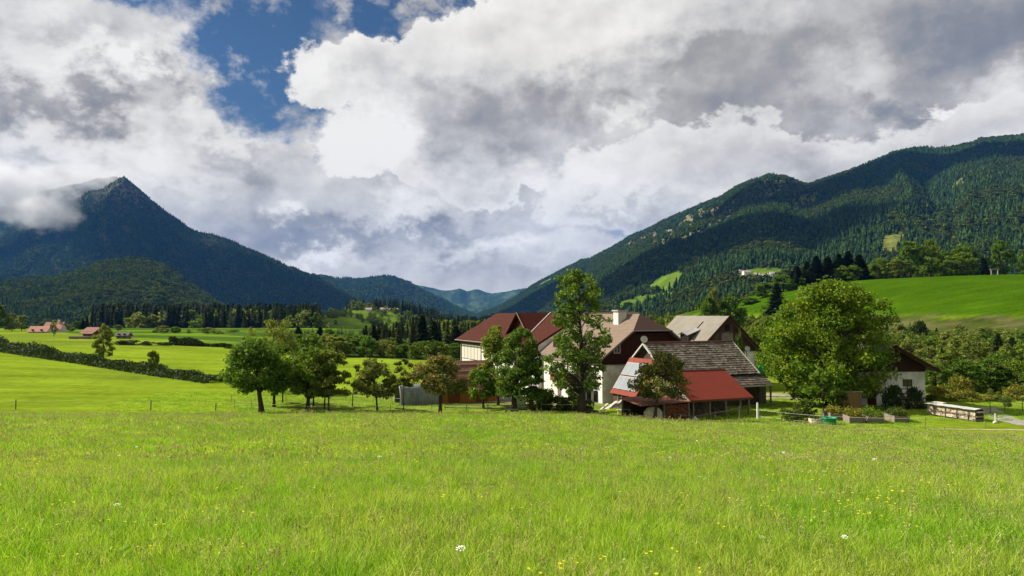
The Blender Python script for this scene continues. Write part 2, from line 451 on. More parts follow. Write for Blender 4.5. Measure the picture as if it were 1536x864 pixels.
# ------------------------------------------------------------------ mountains
def mountain(name, label, ridge, Yr, Yf, zf, col_fn, prof=1.0, spur=0.0, spur_w=1.0, nc=260, nr=110, back=1.35, seed=1, rough=0.0):
    """ridge: [(px, py)], Yr / Yf: distance of crest and foot (numbers or [(px, Y)]); the flank runs from crest to foot"""
    rp = np.array(ridge, float); px = np.linspace(rp[0, 0], rp[-1, 0], nc)
    py = np.interp(px, rp[:, 0], rp[:, 1])
    f = lambda v: np.interp(px, *np.array(v, float).T) if isinstance(v, (list, tuple)) else np.full(nc, float(v))
    yr, yf, z0 = f(Yr), f(Yf), f(zf)
    py = py + rough * (fbm(px / 9, px * 0, seed + 40, 4, .6) - .5) * 2
    tanx = (px - 768) / FPX
    zr = np.array([at(a, b, 1.0).z - 1.7 for a, b in zip(px, py)]) * yr + 1.7
    t = np.concatenate([np.linspace(-0.06, 1, nr), 1 + (back - 1) * np.linspace(0.12, 1, 8)])
    T = t[:, None]; Y = yf[None] + (yr - yf)[None] * T; X = tanx[None] * Y
    up = np.clip(T, 0, 1) ** prof
    Z = z0[None] + (zr - z0)[None] * up
    Z = np.where(T > 1, zr[None] - (zr - z0)[None] * (T - 1) / (back - 1) * .8, Z)
    Z = np.where(T < 0, z0[None] + T * 400, Z)
    if spur:
        u = px[None] / 60.0 * spur_w + 2.2 * (fbm(px[None] / 90 * spur_w + 0 * T, T * 1.6 + 0 * px[None], seed, 3) - .5)
        rd = np.abs(2 * fbm(u, T * 1.3 + 0 * px[None], seed + 5, 3, .45) - 1) * 2.0
        env = np.clip(4 * T * (1 - T), 0, 1) ** .8
        Z = Z - spur * env * (rd - .3) * np.clip((zr - z0)[None] / (zr - z0).max(), .15, 1)
        Z = Z + spur * .12 * env * (fbm(X / 160, Y / 160, seed + 9, 4, .6) - .5) * 2
    V = np.stack([X, Y, Z], -1).reshape(-1, 3); n, m = X.shape
    i = np.arange(n - 1)[:, None] * m + np.arange(m - 1)[None, :]
    F = np.stack([i, i + 1, i + m + 1, i + m], -1).reshape(-1, 4)
    me = mesh_np(name, V, F, None, True)
    sx, sy = px_of(X, Y, Z)
    col, wood = col_fn(X, Y, Z, sx, sy, T + 0 * X)
    a = me.color_attributes.new('ground_colour', 'FLOAT_COLOR', 'POINT')
    a.data.foreach_set('color', np.concatenate([col.reshape(-1, 3), np.ones((V.shape[0], 1))], 1).astype(np.float32).ravel())
    me.materials.append(slope_mat())
    o = link(bpy.data.objects.new(name, me)); tag(o, label, None, None, 'structure')
    return dict(o=o, X=X, Y=Y, Z=Z, wood=wood, T=T + 0 * X, sx=sx, sy=sy)
def slope_mat():
    if 'slope' in MATS: return MATS['slope']
    m_ = bpy.data.materials.new('slope'); m_.use_nodes = True; t = m_.node_tree; t.nodes.clear(); q = NT(t)
    out = q.n.new('ShaderNodeOutputMaterial'); b = q.n.new('ShaderNodeBsdfPrincipled'); b.inputs['Roughness'].default_value = 1.0
    b.inputs['Specular IOR Level'].default_value = 0.0
    a = q.n.new('ShaderNodeAttribute'); a.attribute_name = 'ground_colour'
    tc = q.n.new('ShaderNodeTexCoord'); O = tc.outputs['Object']
    k = q.mul(q.lin(q.noise(O, .03, 5, .65), .3, .7, .7, 1.3), q.lin(q.noise(O, .004, 4, .6), .3, .7, .75, 1.25))
    q.put(b.inputs['Base Color'], q.vm('SCALE', a.outputs['Color'], scale=k))
    bn = q.n.new('ShaderNodeBump'); bn.inputs['Strength'].default_value = .9; bn.inputs['Distance'].default_value = 14
    q.l.new(q.noise(O, .045, 5, .65), bn.inputs['Height']); q.l.new(bn.outputs[0], b.inputs['Normal'])
    q.l.new(b.outputs[0], out.inputs[0]); MATS['slope'] = m_
    return m_
WOODS = (0.012, 0.023, 0.008); MEAD = (0.085, 0.140, 0.012); ROCK = (0.16, 0.14, 0.115); DRY = (0.085, 0.095, 0.028)
def blend(col, c, w): 
    w = np.clip(w, 0, 1)[..., None]; return col * (1 - w) + np.array(c) * w

def col_left(X, Y, Z, sx, sy, T):
    col = np.ones(X.shape + (3,)) * np.array(WOODS)
    n = fbm(sx / 12, sy / 9, 4, 4)
    col = blend(col, (.034, .050, .020), sstep(fbm((sx + sy * .8) / 16, (sy - sx * .3) / 60, 71, 4), .46, .62))
    col = blend(col, (.050, .052, .030), sstep(fbm((sx - sy * .5) / 9, sy / 40, 72, 4), .60, .70) * .8)
    top = sstep(-sy, -335, -285) * sstep(sx, 90, 130) * (1 - sstep(sx, 240, 270))
    col = blend(col, (.055, .06, .04), top * .9)
    col = blend(col, (.12, .105, .08), top * sstep(n, .5, .66) * .9)
    col = blend(col, (.10, .09, .065), in_poly(sx, sy, [(150, 300), (168, 312), (158, 345), (150, 330)]) * .6)
    col = blend(col, (.10, .085, .06), in_poly(sx, sy, [(205, 300), (228, 312), (222, 345), (208, 330)]) * .6)
    return col, (1 - top * .85) * (.45 + .55 * sstep(fbm((sx - sy * .5) / 9, sy / 40, 72, 4), .66, .52))
def col_far(X, Y, Z, sx, sy, T):
    col = np.ones(X.shape + (3,)) * np.array((.020, .035, .013)); n = fbm(sx / 14, sy / 10, 6, 4)
    col = blend(col, (.055, .085, .028), sstep(n, .5, .65) * .8)
    scar = in_poly(sx, sy, [(570, 420), (576, 422), (568, 455), (560, 460), (564, 440)])
    col = blend(col, (.20, .17, .13), scar * .6)
    scar = in_poly(sx, sy, [(632, 440), (650, 445), (690, 470), (660, 472), (640, 455)])
    col = blend(col, (.16, .15, .10), scar * sstep(n, .42, .55) * .8)
    return col, 1 - scar * .7
def col_foot(X, Y, Z, sx, sy, T):
    col = np.ones(X.shape + (3,)) * np.array((.016, .028, .008)); n = fbm(sx / 14, sy / 8, 12, 4)
    col = blend(col, (.055, .068, .014), sstep(n, .48, .62) * .8)
    return col, np.ones(X.shape)
CLEAR = [[(925, 455), (960, 444), (1000, 438), (1030, 436), (1022, 446), (985, 451), (950, 462), (925, 468)],
         [(970, 432), (990, 415), (1025, 406), (1022, 424), (1000, 437), (975, 437)],
         [(1092, 412), (1112, 408), (1130, 402), (1168, 402), (1182, 408), (1168, 424), (1120, 422), (1095, 418)],
         [(1322, 380), (1326, 352), (1356, 347), (1358, 358), (1340, 378)]]
CLEAR2 = [[(1183, 300), (1230, 283), (1222, 310), (1192, 322)], [(1430, 275), (1455, 258), (1447, 275), (1425, 286)], [(1392, 318), (1406, 312), (1408, 328), (1395, 330)],
          [(1490, 222), (1515, 212), (1508, 224)], [(1120, 292), (1150, 268), (1195, 272), (1160, 300), (1130, 300)]]
def col_right(X, Y, Z, sx, sy, T):
    col = np.ones(X.shape + (3,)) * np.array((.014, .027, .008)); n = fbm(sx / 11, sy / 8, 15, 4)
    wood = np.ones(X.shape)
    col = blend(col, (.026, .040, .010), sstep(n, .48, .62) * .8)
    ridge_py = np.interp(sx, [870, 950, 1030, 1110, 1180], [395, 355, 319, 281, 265])
    strip = (sx > 905) & (sx < 1110) & (sy > ridge_py + 4) & (sy < ridge_py + 42) & (sy < 372)
    w = strip * sstep(fbm(sx / 7, (sy + sx * .5) / 6, 18, 4), .34, .50)
    col = blend(col, (.14, .13, .055), w); wood = wood - w * .9
    w = strip * sstep(fbm(sx / 5, (sy + sx * .5) / 4, 28, 4), .60, .74) * (sy > ridge_py + 12)
    col = blend(col, (.19, .175, .145), w); wood = wood - w * .9
    for i, c in enumerate(CLEAR):
        w = in_poly(sx, sy, c) * 1.0; col = blend(col, MEAD if i < 3 else (.12, .135, .03), w); wood = wood - w * 1.5
    for c in CLEAR2:
        w = in_poly(sx, sy, c) * 1.0; col = blend(col, DRY, w); wood = wood - w * .9
    w = in_poly(sx, sy, [(1362, 385), (1370, 355), (1376, 358), (1376, 386)]) * 1.0
    col = blend(col, (.26, .19, .14), w); wood = wood - w
    w = in_poly(sx, sy, [(800, 433), (812, 424), (828, 416), (830, 419), (815, 428)]) * 1.0
    col = blend(col, (.07, .10, .025), w); wood = wood - w
    return col, np.clip(wood, 0, 1)

M_FARTHEST = mountain('mountain_range', 'blue far range closing the valley', [(380, 440), (480, 424), (520, 420), (545, 416), (575, 416), (600, 422), (640, 430), (668, 436), (690, 433), (700, 437), (716, 434), (738, 441), (765, 436), (800, 430), (860, 420)],
                      11000, 9000, -60, col_far, spur=70, spur_w=.9, nc=220, nr=50, back=1.08, seed=3, rough=1.2)
M_MID = mountain('mountain_slope', 'steep wooded slopes across the valley with pale scree streaks', [(420, 440), (470, 414), (505, 420), (545, 421), (575, 415), (590, 417), (607, 424), (640, 440), (665, 452), (690, 466), (730, 482), (770, 490)],
                 7000, 5000, -60, col_far, spur=70, spur_w=.9, nc=220, nr=80, seed=13, rough=1.0)
M_BEHIND = mountain('mountain_shoulder', 'rocky shoulder behind the pointed peak, veiled by cloud', [(-40, 330), (20, 300), (60, 286), (80, 282), (110, 276), (140, 268), (170, 264), (200, 280), (240, 330)],
                 6600, 5600, 200, col_left, spur=60, nc=120, nr=60, seed=23, rough=1.5)
M_LEFT = mountain('mountain_peak', 'dark pointed mountain rising on one side of the valley', [(-420, 420), (-250, 385), (-120, 372), (-40, 352), (0, 345), (60, 326), (100, 306), (118, 296), (135, 285), (150, 284), (165, 273), (183, 265), (199, 277), (215, 291), (240, 312), (260, 327), (290, 346), (320, 352), (340, 358), (372, 373), (400, 385), (425, 396), (450, 408), (470, 413), (500, 430), (530, 446), (560, 460), (600, 474), (660, 488)],
                 5200, [(-420, 2600), (200, 2600), (660, 3600)], -60, col_left, prof=1.15, spur=120, spur_w=.5, nc=330, nr=130, seed=33, rough=1.2)
M_FOOT = mountain('wooded_hill', 'rounded forest hill below the pointed mountain', [(-260, 440), (-120, 428), (-40, 424), (0, 424), (40, 420), (80, 419), (120, 406), (160, 395), (200, 391), (235, 397), (260, 410), (285, 428), (310, 446), (335, 463), (365, 482), (400, 500)],
                 2300, 1500, -36, col_foot, prof=.85, spur=22, spur_w=.6, nc=260, nr=90, seed=43, rough=1.2)
M_RIGHT = mountain('mountain_ridge', 'long forested mountain ridge climbing from the valley with clearings', [(690, 486), (720, 470), (745, 462), (770, 448), (800, 428), (830, 413), (855, 400), (872, 391), (885, 390), (920, 371), (950, 354), (980, 341), (1000, 331), (1030, 318), (1060, 306), (1085, 296), (1110, 280), (1130, 271), (1155, 264), (1180, 267), (1205, 276), (1215, 278), (1240, 269), (1280, 256), (1320, 241), (1345, 229), (1385, 223), (1430, 223), (1460, 216), (1480, 209), (1536, 205), (1620, 188), (1760, 160), (1950, 150)],
                 [(690, 6400), (770, 6000), (870, 5000), (1000, 4200), (1160, 3800), (1536, 3400), (1950, 3000)], [(690, 4300), (800, 2600), (900, 1200), (1050, 850), (1950, 800)], [(690, -60), (900, -40), (1950, -34)], col_right, prof=1.0, spur=46, spur_w=.42, nc=420, nr=170, seed=53, rough=.8)

# ------------------------------------------------------------------ forests seen as one mass: small conifers scattered by nodes
def conifer_far(seed, k=6, tiers=4, wide=.19, col=None):
    rng = random.Random(seed); V = []; F = []
    for t in range(tiers):
        z0 = .08 + .80 * t / tiers; z1 = min(1.0, z0 + 1.25 / tiers + .08); r = wide * (1 - t / (tiers + .25)) * rng.uniform(.85, 1.15)
        i = len(V); a0 = rng.random() * 6
        for j in range(k): 
            w = a0 + 2 * math.pi * j / k; rr = r * rng.uniform(.65, 1.25)
            V.append((rr * math.cos(w), rr * math.sin(w), z0 + rng.uniform(-.05, .02)))
        V.append((rng.uniform(-.01, .01), rng.uniform(-.01, .01), z1))
        F += [(i + j, i + (j + 1) % k, i + k) for j in range(k)]
    return np.array(V), np.array(F)
def round_far(seed):
    rng = np.random.default_rng(seed); V = []; F = []
    # a lumpy crown of loose leaf sprays
    n = 90; d = rng.normal(size=(n, 3)); d /= np.linalg.norm(d, axis=1)[:, None]
    lump = 1 + .28 * np.sin(d @ rng.normal(size=(3, 3)) * 3).sum(1) / 1.7
    c = d * (rng.uniform(.55, 1, n) ** .5)[:, None] * lump[:, None] * np.array([.34, .34, .40]) + np.array([0, 0, .58])
    a = rng.normal(size=(n, 3)); a /= np.linalg.norm(a, axis=1)[:, None]; b = np.cross(a, rng.normal(size=(n, 3))); b /= np.linalg.norm(b, axis=1)[:, None]
    s = rng.uniform(.09, .16, n)[:, None]
    V = np.concatenate([c - a * s, c + b * s, c + a * s, c - b * s]); i = np.arange(n)
    return V, np.stack([i, i + n, i + 2 * n, i + 3 * n], 1)
def leaf_mat(name, c1, c2, tr=(1.25, 1.3, .6, .30), island=.25, inst=.28, scale=.5, spec=.08):
    if name in MATS: return MATS[name]
    m = bpy.data.materials.new(name); m.use_nodes = True; t = m.node_tree; t.nodes.clear(); q = NT(t)
    out = q.n.new('ShaderNodeOutputMaterial'); b = q.n.new('ShaderNodeBsdfPrincipled'); b.inputs['Roughness'].default_value = .6
    b.inputs['Specular IOR Level'].default_value = spec
    g = q.n.new('ShaderNodeNewGeometry'); oi = q.n.new('ShaderNodeObjectInfo'); tc = q.n.new('ShaderNodeTexCoord')
    f = q.noise(tc.outputs['Object'], scale, 3, .6)
    c = q.mix(q.ss(q.add(f, q.mul(q.sub(g.outputs['Random Per Island'], .5), .35)), .35, .65), (*c1, 1), (*c2, 1))
    k = q.mul(q.lin(g.outputs['Random Per Island'], 0, 1, 1 - island, 1 + island), q.lin(oi.outputs['Random'], 0, 1, 1 - inst, 1 + inst))
    c = q.vm('SCALE', c, scale=k)
    q.put(b.inputs['Base Color'], c)
    if tr[3] > 0:
        trn = q.n.new('ShaderNodeBsdfTranslucent'); ms = q.n.new('ShaderNodeMixShader'); ms.inputs[0].default_value = tr[3]
        q.put(trn.inputs[0], q.vm('MULTIPLY', c, tr[:3]))
        q.l.new(b.outputs[0], ms.inputs[1]); q.l.new(trn.outputs[0], ms.inputs[2]); q.l.new(ms.outputs[0], out.inputs[0])
    else: q.l.new(b.outputs[0], out.inputs[0])
    MATS[name] = m
    return m
L_CONF = leaf_mat('spruce_far', (.010, .023, .006), (.021, .038, .009), (1, 1, 1, 0), .25, .62, spec=0.0)
L_DECI = leaf_mat('broadleaf_far', (.038, .064, .011), (.074, .092, .015), (1.2, 1.25, .6, .2), .25, .5, spec=0.0)
def proto_collection(name, meshes):
    col = bpy.data.collections.new(name)                       # never linked to the scene: only a source for the nodes
    for i, me in enumerate(meshes): col.objects.link(bpy.data.objects.new(f'{name}_{i:02d}', me))
    return col
def scatter(name, label, pts, scale, idx, rot, coll, kind='stuff', tilt=None):
    """one object whose node tree sets a mesh of the collection on every point"""
    me = bpy.data.meshes.new(name); n = len(pts)
    me.vertices.add(n); me.vertices.foreach_set('co', np.asarray(pts, np.float32).ravel())
    def attr(nm, typ, arr, key='value'):
        a = me.attributes.new(nm, typ, 'POINT'); a.data.foreach_set(key, np.ascontiguousarray(arr).ravel())
    attr('size', 'FLOAT_VECTOR', np.asarray(scale, np.float32), 'vector'); attr('pick', 'INT', np.asarray(idx, np.int32))
    r3 = np.zeros((n, 3), np.float32); r3[:, 2] = rot
    if tilt is not None: r3[:, :2] = tilt
    attr('turn', 'FLOAT_VECTOR', r3, 'vector')
    o = link(bpy.data.objects.new(name, me)); tag(o, label, None, None, kind)
    ng = bpy.data.node_groups.new(name, 'GeometryNodeTree')
    ng.interface.new_socket('Geometry', in_out='INPUT', socket_type='NodeSocketGeometry')
    ng.interface.new_socket('Geometry', in_out='OUTPUT', socket_type='NodeSocketGeometry')
    N = ng.nodes; gi = N.new('NodeGroupInput'); go = N.new('NodeGroupOutput'); ip = N.new('GeometryNodeInstanceOnPoints')
    ci = N.new('GeometryNodeCollectionInfo'); ci.inputs['Collection'].default_value = coll
    ci.inputs['Separate Children'].default_value = True; ci.inputs['Reset Children'].default_value = True
    def na(nm, typ):
        x = N.new('GeometryNodeInputNamedAttribute'); x.data_type = typ; x.inputs['Name'].default_value = nm; return x.outputs['Attribute']
    er = N.new('FunctionNodeEulerToRotation')
    L = ng.links
    m2p = N.new('GeometryNodeMeshToPoints')
    L.new(gi.outputs[0], m2p.inputs['Mesh']); L.new(m2p.outputs[0], ip.inputs['Points']); L.new(ci.outputs[0], ip.inputs['Instance'])
    ip.inputs['Pick Instance'].default_value = True
    L.new(na('pick', 'INT'), ip.inputs['Instance Index']); L.new(na('turn', 'FLOAT_VECTOR'), er.inputs[0]); L.new(er.outputs[0], ip.inputs['Rotation'])
    L.new(na('size', 'FLOAT_VECTOR'), ip.inputs['Scale']); L.new(ip.outputs[0], go.inputs[0])
    md = o.modifiers.new('scatter', 'NODES'); md.node_group = ng
    return o
FARWOOD = proto_collection('far_tree', [mesh_np('far_tree', *conifer_far(s), L_CONF) for s in range(5)] + [mesh_np('far_tree', *round_far(s), L_DECI) for s in range(4)])
RNG = np.random.default_rng(11)
def forest_on(M, name, label, n, size, deci=.2, seed=1, keep=None):
    """n trees over the flank of a mountain, thinned by its clearings, a little larger or smaller in patches"""
    r = np.random.default_rng(seed); X, Y, Z, W = M['X'], M['Y'], M['Z'], M['wood']
    P = np.stack([X, Y, Z], -1); a = P[:-1, :-1]; b = P[:-1, 1:]; c = P[1:, :-1]
    area = np.linalg.norm(np.cross(b - a, c - a), axis=-1).ravel()
    area *= ((M['T'][:-1, :-1] > -.02) & (M['T'][:-1, :-1] < 1.03)).ravel() * (M['sx'][:-1, :-1] > -230).ravel() * (M['sx'][:-1, :-1] < 1760).ravel()
    cell = r.choice(len(area), n, p=area / area.sum()); i, j = np.unravel_index(cell, a.shape[:2])
    u, v = r.random(n), r.random(n)
    def lerp(A): return (A[i, j] * (1 - u) * (1 - v) + A[i, j + 1] * u * (1 - v) + A[i + 1, j] * (1 - u) * v + A[i + 1, j + 1] * u * v)
    x, y, z, w = lerp(X), lerp(Y), lerp(Z), lerp(W)
    k = r.random(n) < w
    if keep is not None: k &= keep(x, y, z)
    x, y, z = x[k], y[k], z[k]; n = len(x)
    d = fbm(x / 180, y / 180, seed + 3, 3) + r.normal(0, .08, n)
    pick = np.where(d > np.quantile(d, 1 - deci), r.integers(5, 9, n), r.integers(0, 5, n))
    h = size * r.uniform(.45, 1.3, n) * (.7 + .6 * fbm(x / 90, y / 90, seed + 8, 3)) * np.where(pick > 4, .78, 1)
    sc = np.stack([h * r.uniform(1.0, 1.6, n), h * r.uniform(1.0, 1.6, n), h], 1)
    return scatter(name, label, np.stack([x, y, z - 1.0], 1), sc, pick, r.random(n) * 6.28, FARWOOD)
forest_on(M_RIGHT, 'forest', 'dense spruce forest covering the long mountain ridge', 130000, 17, .27, 1)
forest_on(M_FOOT, 'forest', 'mixed woodland covering the rounded hill below the pointed mountain', 30000, 16, .5, 2)
forest_on(M_LEFT, 'forest', 'dark forest on the flank of the pointed mountain', 100000, 16, .12, 3)
forest_on(M_MID, 'forest', 'forest on the steep slopes closing the valley', 26000, 34, .3, 4)

# ------------------------------------------------------------------ the air: one closed box of thin blue haze round everything
def volume_mat(name, col, dens, aniso):
    m_ = bpy.data.materials.new(name); m_.use_nodes = True; t = m_.node_tree; t.nodes.clear()
    out = t.nodes.new('ShaderNodeOutputMaterial'); v = t.nodes.new('ShaderNodeVolumePrincipled')
    v.inputs['Color'].default_value = (*col, 1); v.inputs['Density'].default_value = dens; v.inputs['Anisotropy'].default_value = aniso
    v.inputs['Density Attribute'].default_value = ''
    t.links.new(v.outputs[0], out.inputs['Volume']); m_.cycles.homogeneous_volume = True
    return m_
def build_haze():
    mb = MB(); mb.box(lambda a, b, c: Vector((a, b, c)), -19500, 19500, -500, 12700, -110, 1420)
    tag(mb.build('haze', volume_mat('haze', (0.09, 0.34, 1.0), 2.3e-5, 0.1)), 'thin blue haze of the air over the valley', None, None, 'stuff')
build_haze()

def ball(n=5):
    import bmesh
    bm = bmesh.new(); bmesh.ops.create_icosphere(bm, subdivisions=n, radius=1.0)
    V = np.array([v.co[:] for v in bm.verts]); F = np.array([[v.index for v in f.verts] for f in bm.faces]); bm.free()
    return V, F
BALL5 = ball(5)
def lump3(V, s, seed):
    """smooth billowing noise on the unit sphere"""
    r = np.random.default_rng(seed); out = 0; amp = 1
    for o in range(4):
        A = r.normal(size=(7, 3)) * s * 2 ** o; ph = r.random(7) * 6.28
        out = out + amp * np.sin(V @ A.T + ph).sum(1) / 7 * 1.6; amp *= .55
    return out
def cloud(name, label, c, rx, ry, rz, seed, mat_, rot=0.0, amp=.3):
    V, F = BALL5; k = 1 + amp * lump3(V, 1.5, seed)
    P = V * k[:, None] * np.array([rx, ry, rz]); P[:, 2] = np.where(P[:, 2] < 0, P[:, 2] * .55, P[:, 2])
    ca, sa = math.cos(rot), math.sin(rot); P = np.stack([P[:, 0] * ca - P[:, 1] * sa, P[:, 0] * sa + P[:, 1] * ca, P[:, 2]], 1)
    o = link(bpy.data.objects.new(name, mesh_np(name, P, F, mat_, True))); o.location = c
    return tag(o, label, None, None, 'stuff')
CLOUD = volume_mat('cloud', (1, 1, 1), 0.012, 0.3)
def shading_cloud(name, label, target, alt, rx, ry, rz, seed, rot=0.0, amp=.3):
    """a cumulus on the way from the sun to the part of the valley it shades"""
    t = Vector(target); p = t + TO_SUN * ((alt - t.z) / TO_SUN.z)
    return cloud(name, label, p, rx, ry, rz, seed, CLOUD, rot, amp)
def on_slope(M, px, py):
    k = np.argmin((M['sx'] - px) ** 2 + (M['sy'] - py) ** 2 + 1e6 * (M['T'] > 1)); return (float(M['X'].flat[k]), float(M['Y'].flat[k]), float(M['Z'].flat[k]) - .5)
for k, (px, py, rx, ry, lab) in enumerate(((985, 392, 430, 330, 'small cumulus shading the low end of the long ridge'), (1100, 352, 420, 360, 'cumulus shading the ridge below its rounded knob'), (1225, 296, 470, 470, 'cumulus shading the saddle of the long ridge'), (1365, 246, 470, 470, 'cumulus shading the high end of the long ridge'))):
    shading_cloud('cloud', lab, on_slope(M_RIGHT, px, py), 3300 + 60 * k, rx, ry, 220, 5 + k, .2, .20)
shading_cloud('cloud', 'cumulus bank shading the pointed mountain', (-1150, 4000, 350), 4900, 1080, 1000, 500, 8, 0.0, .16)
shading_cloud('cloud', 'cumulus shading the woods across the valley floor', (-640, 900, -20), 3400, 380, 260, 240, 12, -.15, .2)
# torn scraps of low cloud against the slopes, inside the haze
def low_cloud_mat(name, dens, seed):
    m_ = bpy.data.materials.new(name); m_.use_nodes = True; t = m_.node_tree; t.nodes.clear(); q = NT(t)
    out = t.nodes.new('ShaderNodeOutputMaterial'); v = t.nodes.new('ShaderNodeVolumePrincipled'); v.inputs['Color'].default_value = (.86, .87, .89, 1); v.inputs['Anisotropy'].default_value = 0.0
    v.inputs['Density Attribute'].default_value = ''
    tc = q.n.new('ShaderNodeTexCoord'); O = tc.outputs['Object']; ln = q.n.new('ShaderNodeVectorMath'); ln.operation = 'LENGTH'; q.l.new(O, ln.inputs[0])
    n = q.noise(q.vm('MULTIPLY', q.vm('ADD', O, (seed, 0, 0)), (1.5, 1.0, 1.1)), 1.7, 6, .62)
    d = q.add(q.sub(.62, q.m('POWER', ln.outputs['Value'], 1.6)), q.mul(q.sub(n, .5), 2.6))
    q.put(v.inputs['Density'], q.mul(q.m('MINIMUM', q.m('MAXIMUM', d, 0.0), q.mul(q.sub(1.0, ln.outputs['Value']), 3.0)), dens))
    t.links.new(v.outputs[0], out.inputs['Volume']); return m_
def mist(label, px, py, Y, rx, ry, rz, seed, dens):
    V, F = ball(3); o = link(bpy.data.objects.new('mist', mesh_np('mist', V, F, low_cloud_mat('mist', dens, seed)))); o.location = at(px, py, Y); o.scale = (rx * Y / FPX, ry, rz * Y / FPX)
    return tag(o, label, None, None, 'stuff')
mist('white cloud bank wrapping the low shoulder of the pointed mountain', 0, 292, 4600, 118, 320, 72, 21, .013)
mist('torn white cloud tongue on the flank of the pointed mountain', 70, 316, 4300, 66, 200, 46, 22, .013)
mist('cloud hanging on the edge of the frame beside the pointed mountain', -75, 300, 4600, 100, 300, 70, 23, .010)
mist('thin cloud cap over the rocky shoulder behind the peak', 104, 268, 5900, 110, 320, 40, 24, .0055)
mist('thin cloud veil brushing the summit', 158, 266, 5350, 70, 260, 20, 25, .0038)
mist('wisp of cloud on the skyline of the long ridge', 1368, 228, 3700, 44, 150, 11, 26, .006)
# ------------------------------------------------------------------ the farm stands square to these two directions
C0 = Vector((10.7, 88.0, 0)); _a = math.atan2(.39, .92)
U = Vector((math.cos(_a), math.sin(_a), 0)); Vv = Vector((-math.sin(_a), math.cos(_a), 0)); ZZ = Vector((0, 0, 1))
def fr(u, v, z): return C0 + U * u + Vv * v + ZZ * z
def gfr(u, v): p = fr(u, v, 0); return gz(p.x, p.y)

def grid_mat(name, c1, c2, row, colw, along, seam=.12, seam_k=.45, vary=.3, rough=.85, stain=.25, vertical=False, stain_col=None, spec=.04, seam2=.05):
    """roof courses (rows up the slope, tiles along it) or upright boards: each tile or board its own shade, a dark seam between"""
    if name in MATS: return MATS[name]
    m = bpy.data.materials.new(name); m.use_nodes = True; t = m.node_tree; t.nodes.clear(); q = NT(t)
    out = q.n.new('ShaderNodeOutputMaterial'); b = q.n.new('ShaderNodeBsdfPrincipled'); b.inputs['Roughness'].default_value = rough
    b.inputs['Specular IOR Level'].default_value = spec
    tc = q.n.new('ShaderNodeTexCoord'); O = tc.outputs['Object']
    dn = q.n.new('ShaderNodeVectorMath'); dn.operation = 'DOT_PRODUCT'; q.l.new(O, dn.inputs[0]); dn.inputs[1].default_value = tuple(along)
    a = q.mul(dn.outputs['Value'], 1 / colw)
    sp = q.n.new('ShaderNodeSeparateXYZ'); q.l.new(O, sp.inputs[0])
    if vertical: zr = q.mul(sp.outputs[2], 0.0)
    else: zr = q.mul(sp.outputs[2], 1 / row)
    zi = q.m('FLOOR', zr); a2 = q.add(a, q.mul(zi, .37)); ai = q.m('FLOOR', a2)
    cx = q.n.new('ShaderNodeCombineXYZ'); q.l.new(ai, cx.inputs[0]); q.l.new(zi, cx.inputs[1])
    wn = q.n.new('ShaderNodeTexWhiteNoise'); wn.noise_dimensions = '3D'; q.l.new(cx.outputs[0], wn.inputs[0])
    c = q.mix(wn.outputs[0], (*c1, 1), (*c2, 1))
    c = q.vm('SCALE', c, scale=q.lin(wn.outputs[0], 0, 1, 1 - vary * .5, 1 + vary * .5))
    fa = q.m('FRACT', a2); fz = q.m('FRACT', zr)
    s1 = q.m('LESS_THAN', fa, seam2 if not vertical else seam)
    dark = s1 if vertical else q.m('MAXIMUM', q.mul(s1, .6), q.m('LESS_THAN', fz, seam))
    c = q.vm('SCALE', c, scale=q.sub(1.0, q.mul(dark, 1 - seam_k)))
    st = q.ss(q.noise(O, .9, 5, .65), .45, .68)
    sc_ = stain_col or tuple(x * .55 for x in c1)
    c = q.mix(q.mul(st, stain), c, (*sc_, 1))
    q.put(b.inputs['Base Color'], c)
    bn = q.n.new('ShaderNodeBump'); bn.inputs['Strength'].default_value = .7; bn.inputs['Distance'].default_value = .03
    h = q.sub(1.0, fa) if vertical else q.sub(1.0, fz)
    q.l.new(q.sub(h, dark), bn.inputs['Height']); q.l.new(bn.outputs[0], b.inputs['Normal'])
    q.l.new(b.outputs[0], out.inputs[0]); MATS[name] = m
    return m
M_WHITE = mat('plaster', (.74, .72, .67), .95, col2=(.54, .51, .46), vscale=.9, detail=8, bump=.2, bscale=30)
M_WHITE2 = mat('pale_plaster', (.66, .65, .62), .95, col2=(.47, .46, .43), vscale=.8, detail=8)
M_DARKWOOD = grid_mat('dark_boards_across', (.060, .022, .014), (.040, .016, .011), 1, .19, U, vertical=True)
M_DARKWOODV = grid_mat('dark_boards_along', (.060, .024, .015), (.040, .017, .012), 1, .19, Vv, vertical=True)
M_GREYWOOD = grid_mat('barn_boards', (.085, .050, .034), (.050, .030, .022), 1, .22, U, vertical=True, stain=.6, stain_col=(.12, .10, .085))
M_SHEDWOOD = grid_mat('shed_boards_across', (.090, .062, .044), (.045, .030, .022), 1, .17, U, vertical=True, stain=.4, stain_col=(.15, .13, .11))
M_SHEDWOODV = grid_mat('shed_boards_along', (.10, .070, .048), (.05, .033, .024), 1, .17, Vv, vertical=True, stain=.4, stain_col=(.16, .14, .12))
M_ORANGE = grid_mat('orange_boards', (.52, .19, .05), (.38, .135, .04), 1, .20, U, vertical=True, stain=.3)
M_BALC = grid_mat('balcony_boards', (.20, .105, .045), (.14, .075, .035), 1, .16, Vv, vertical=True)
M_BALCU = grid_mat('balcony_boards_across', (.20, .105, .045), (.14, .075, .035), 1, .16, U, vertical=True)
M_TILE_A = grid_mat('beige_shingles', (.225, .17, .13), (.165, .125, .095), .17, .26, Vv, seam=.13, stain=.35, stain_col=(.12, .095, .08))
M_TILE_HIP = grid_mat('brown_shingles', (.085, .052, .04), (.06, .038, .03), .17, .26, U, seam=.16, stain=.3)
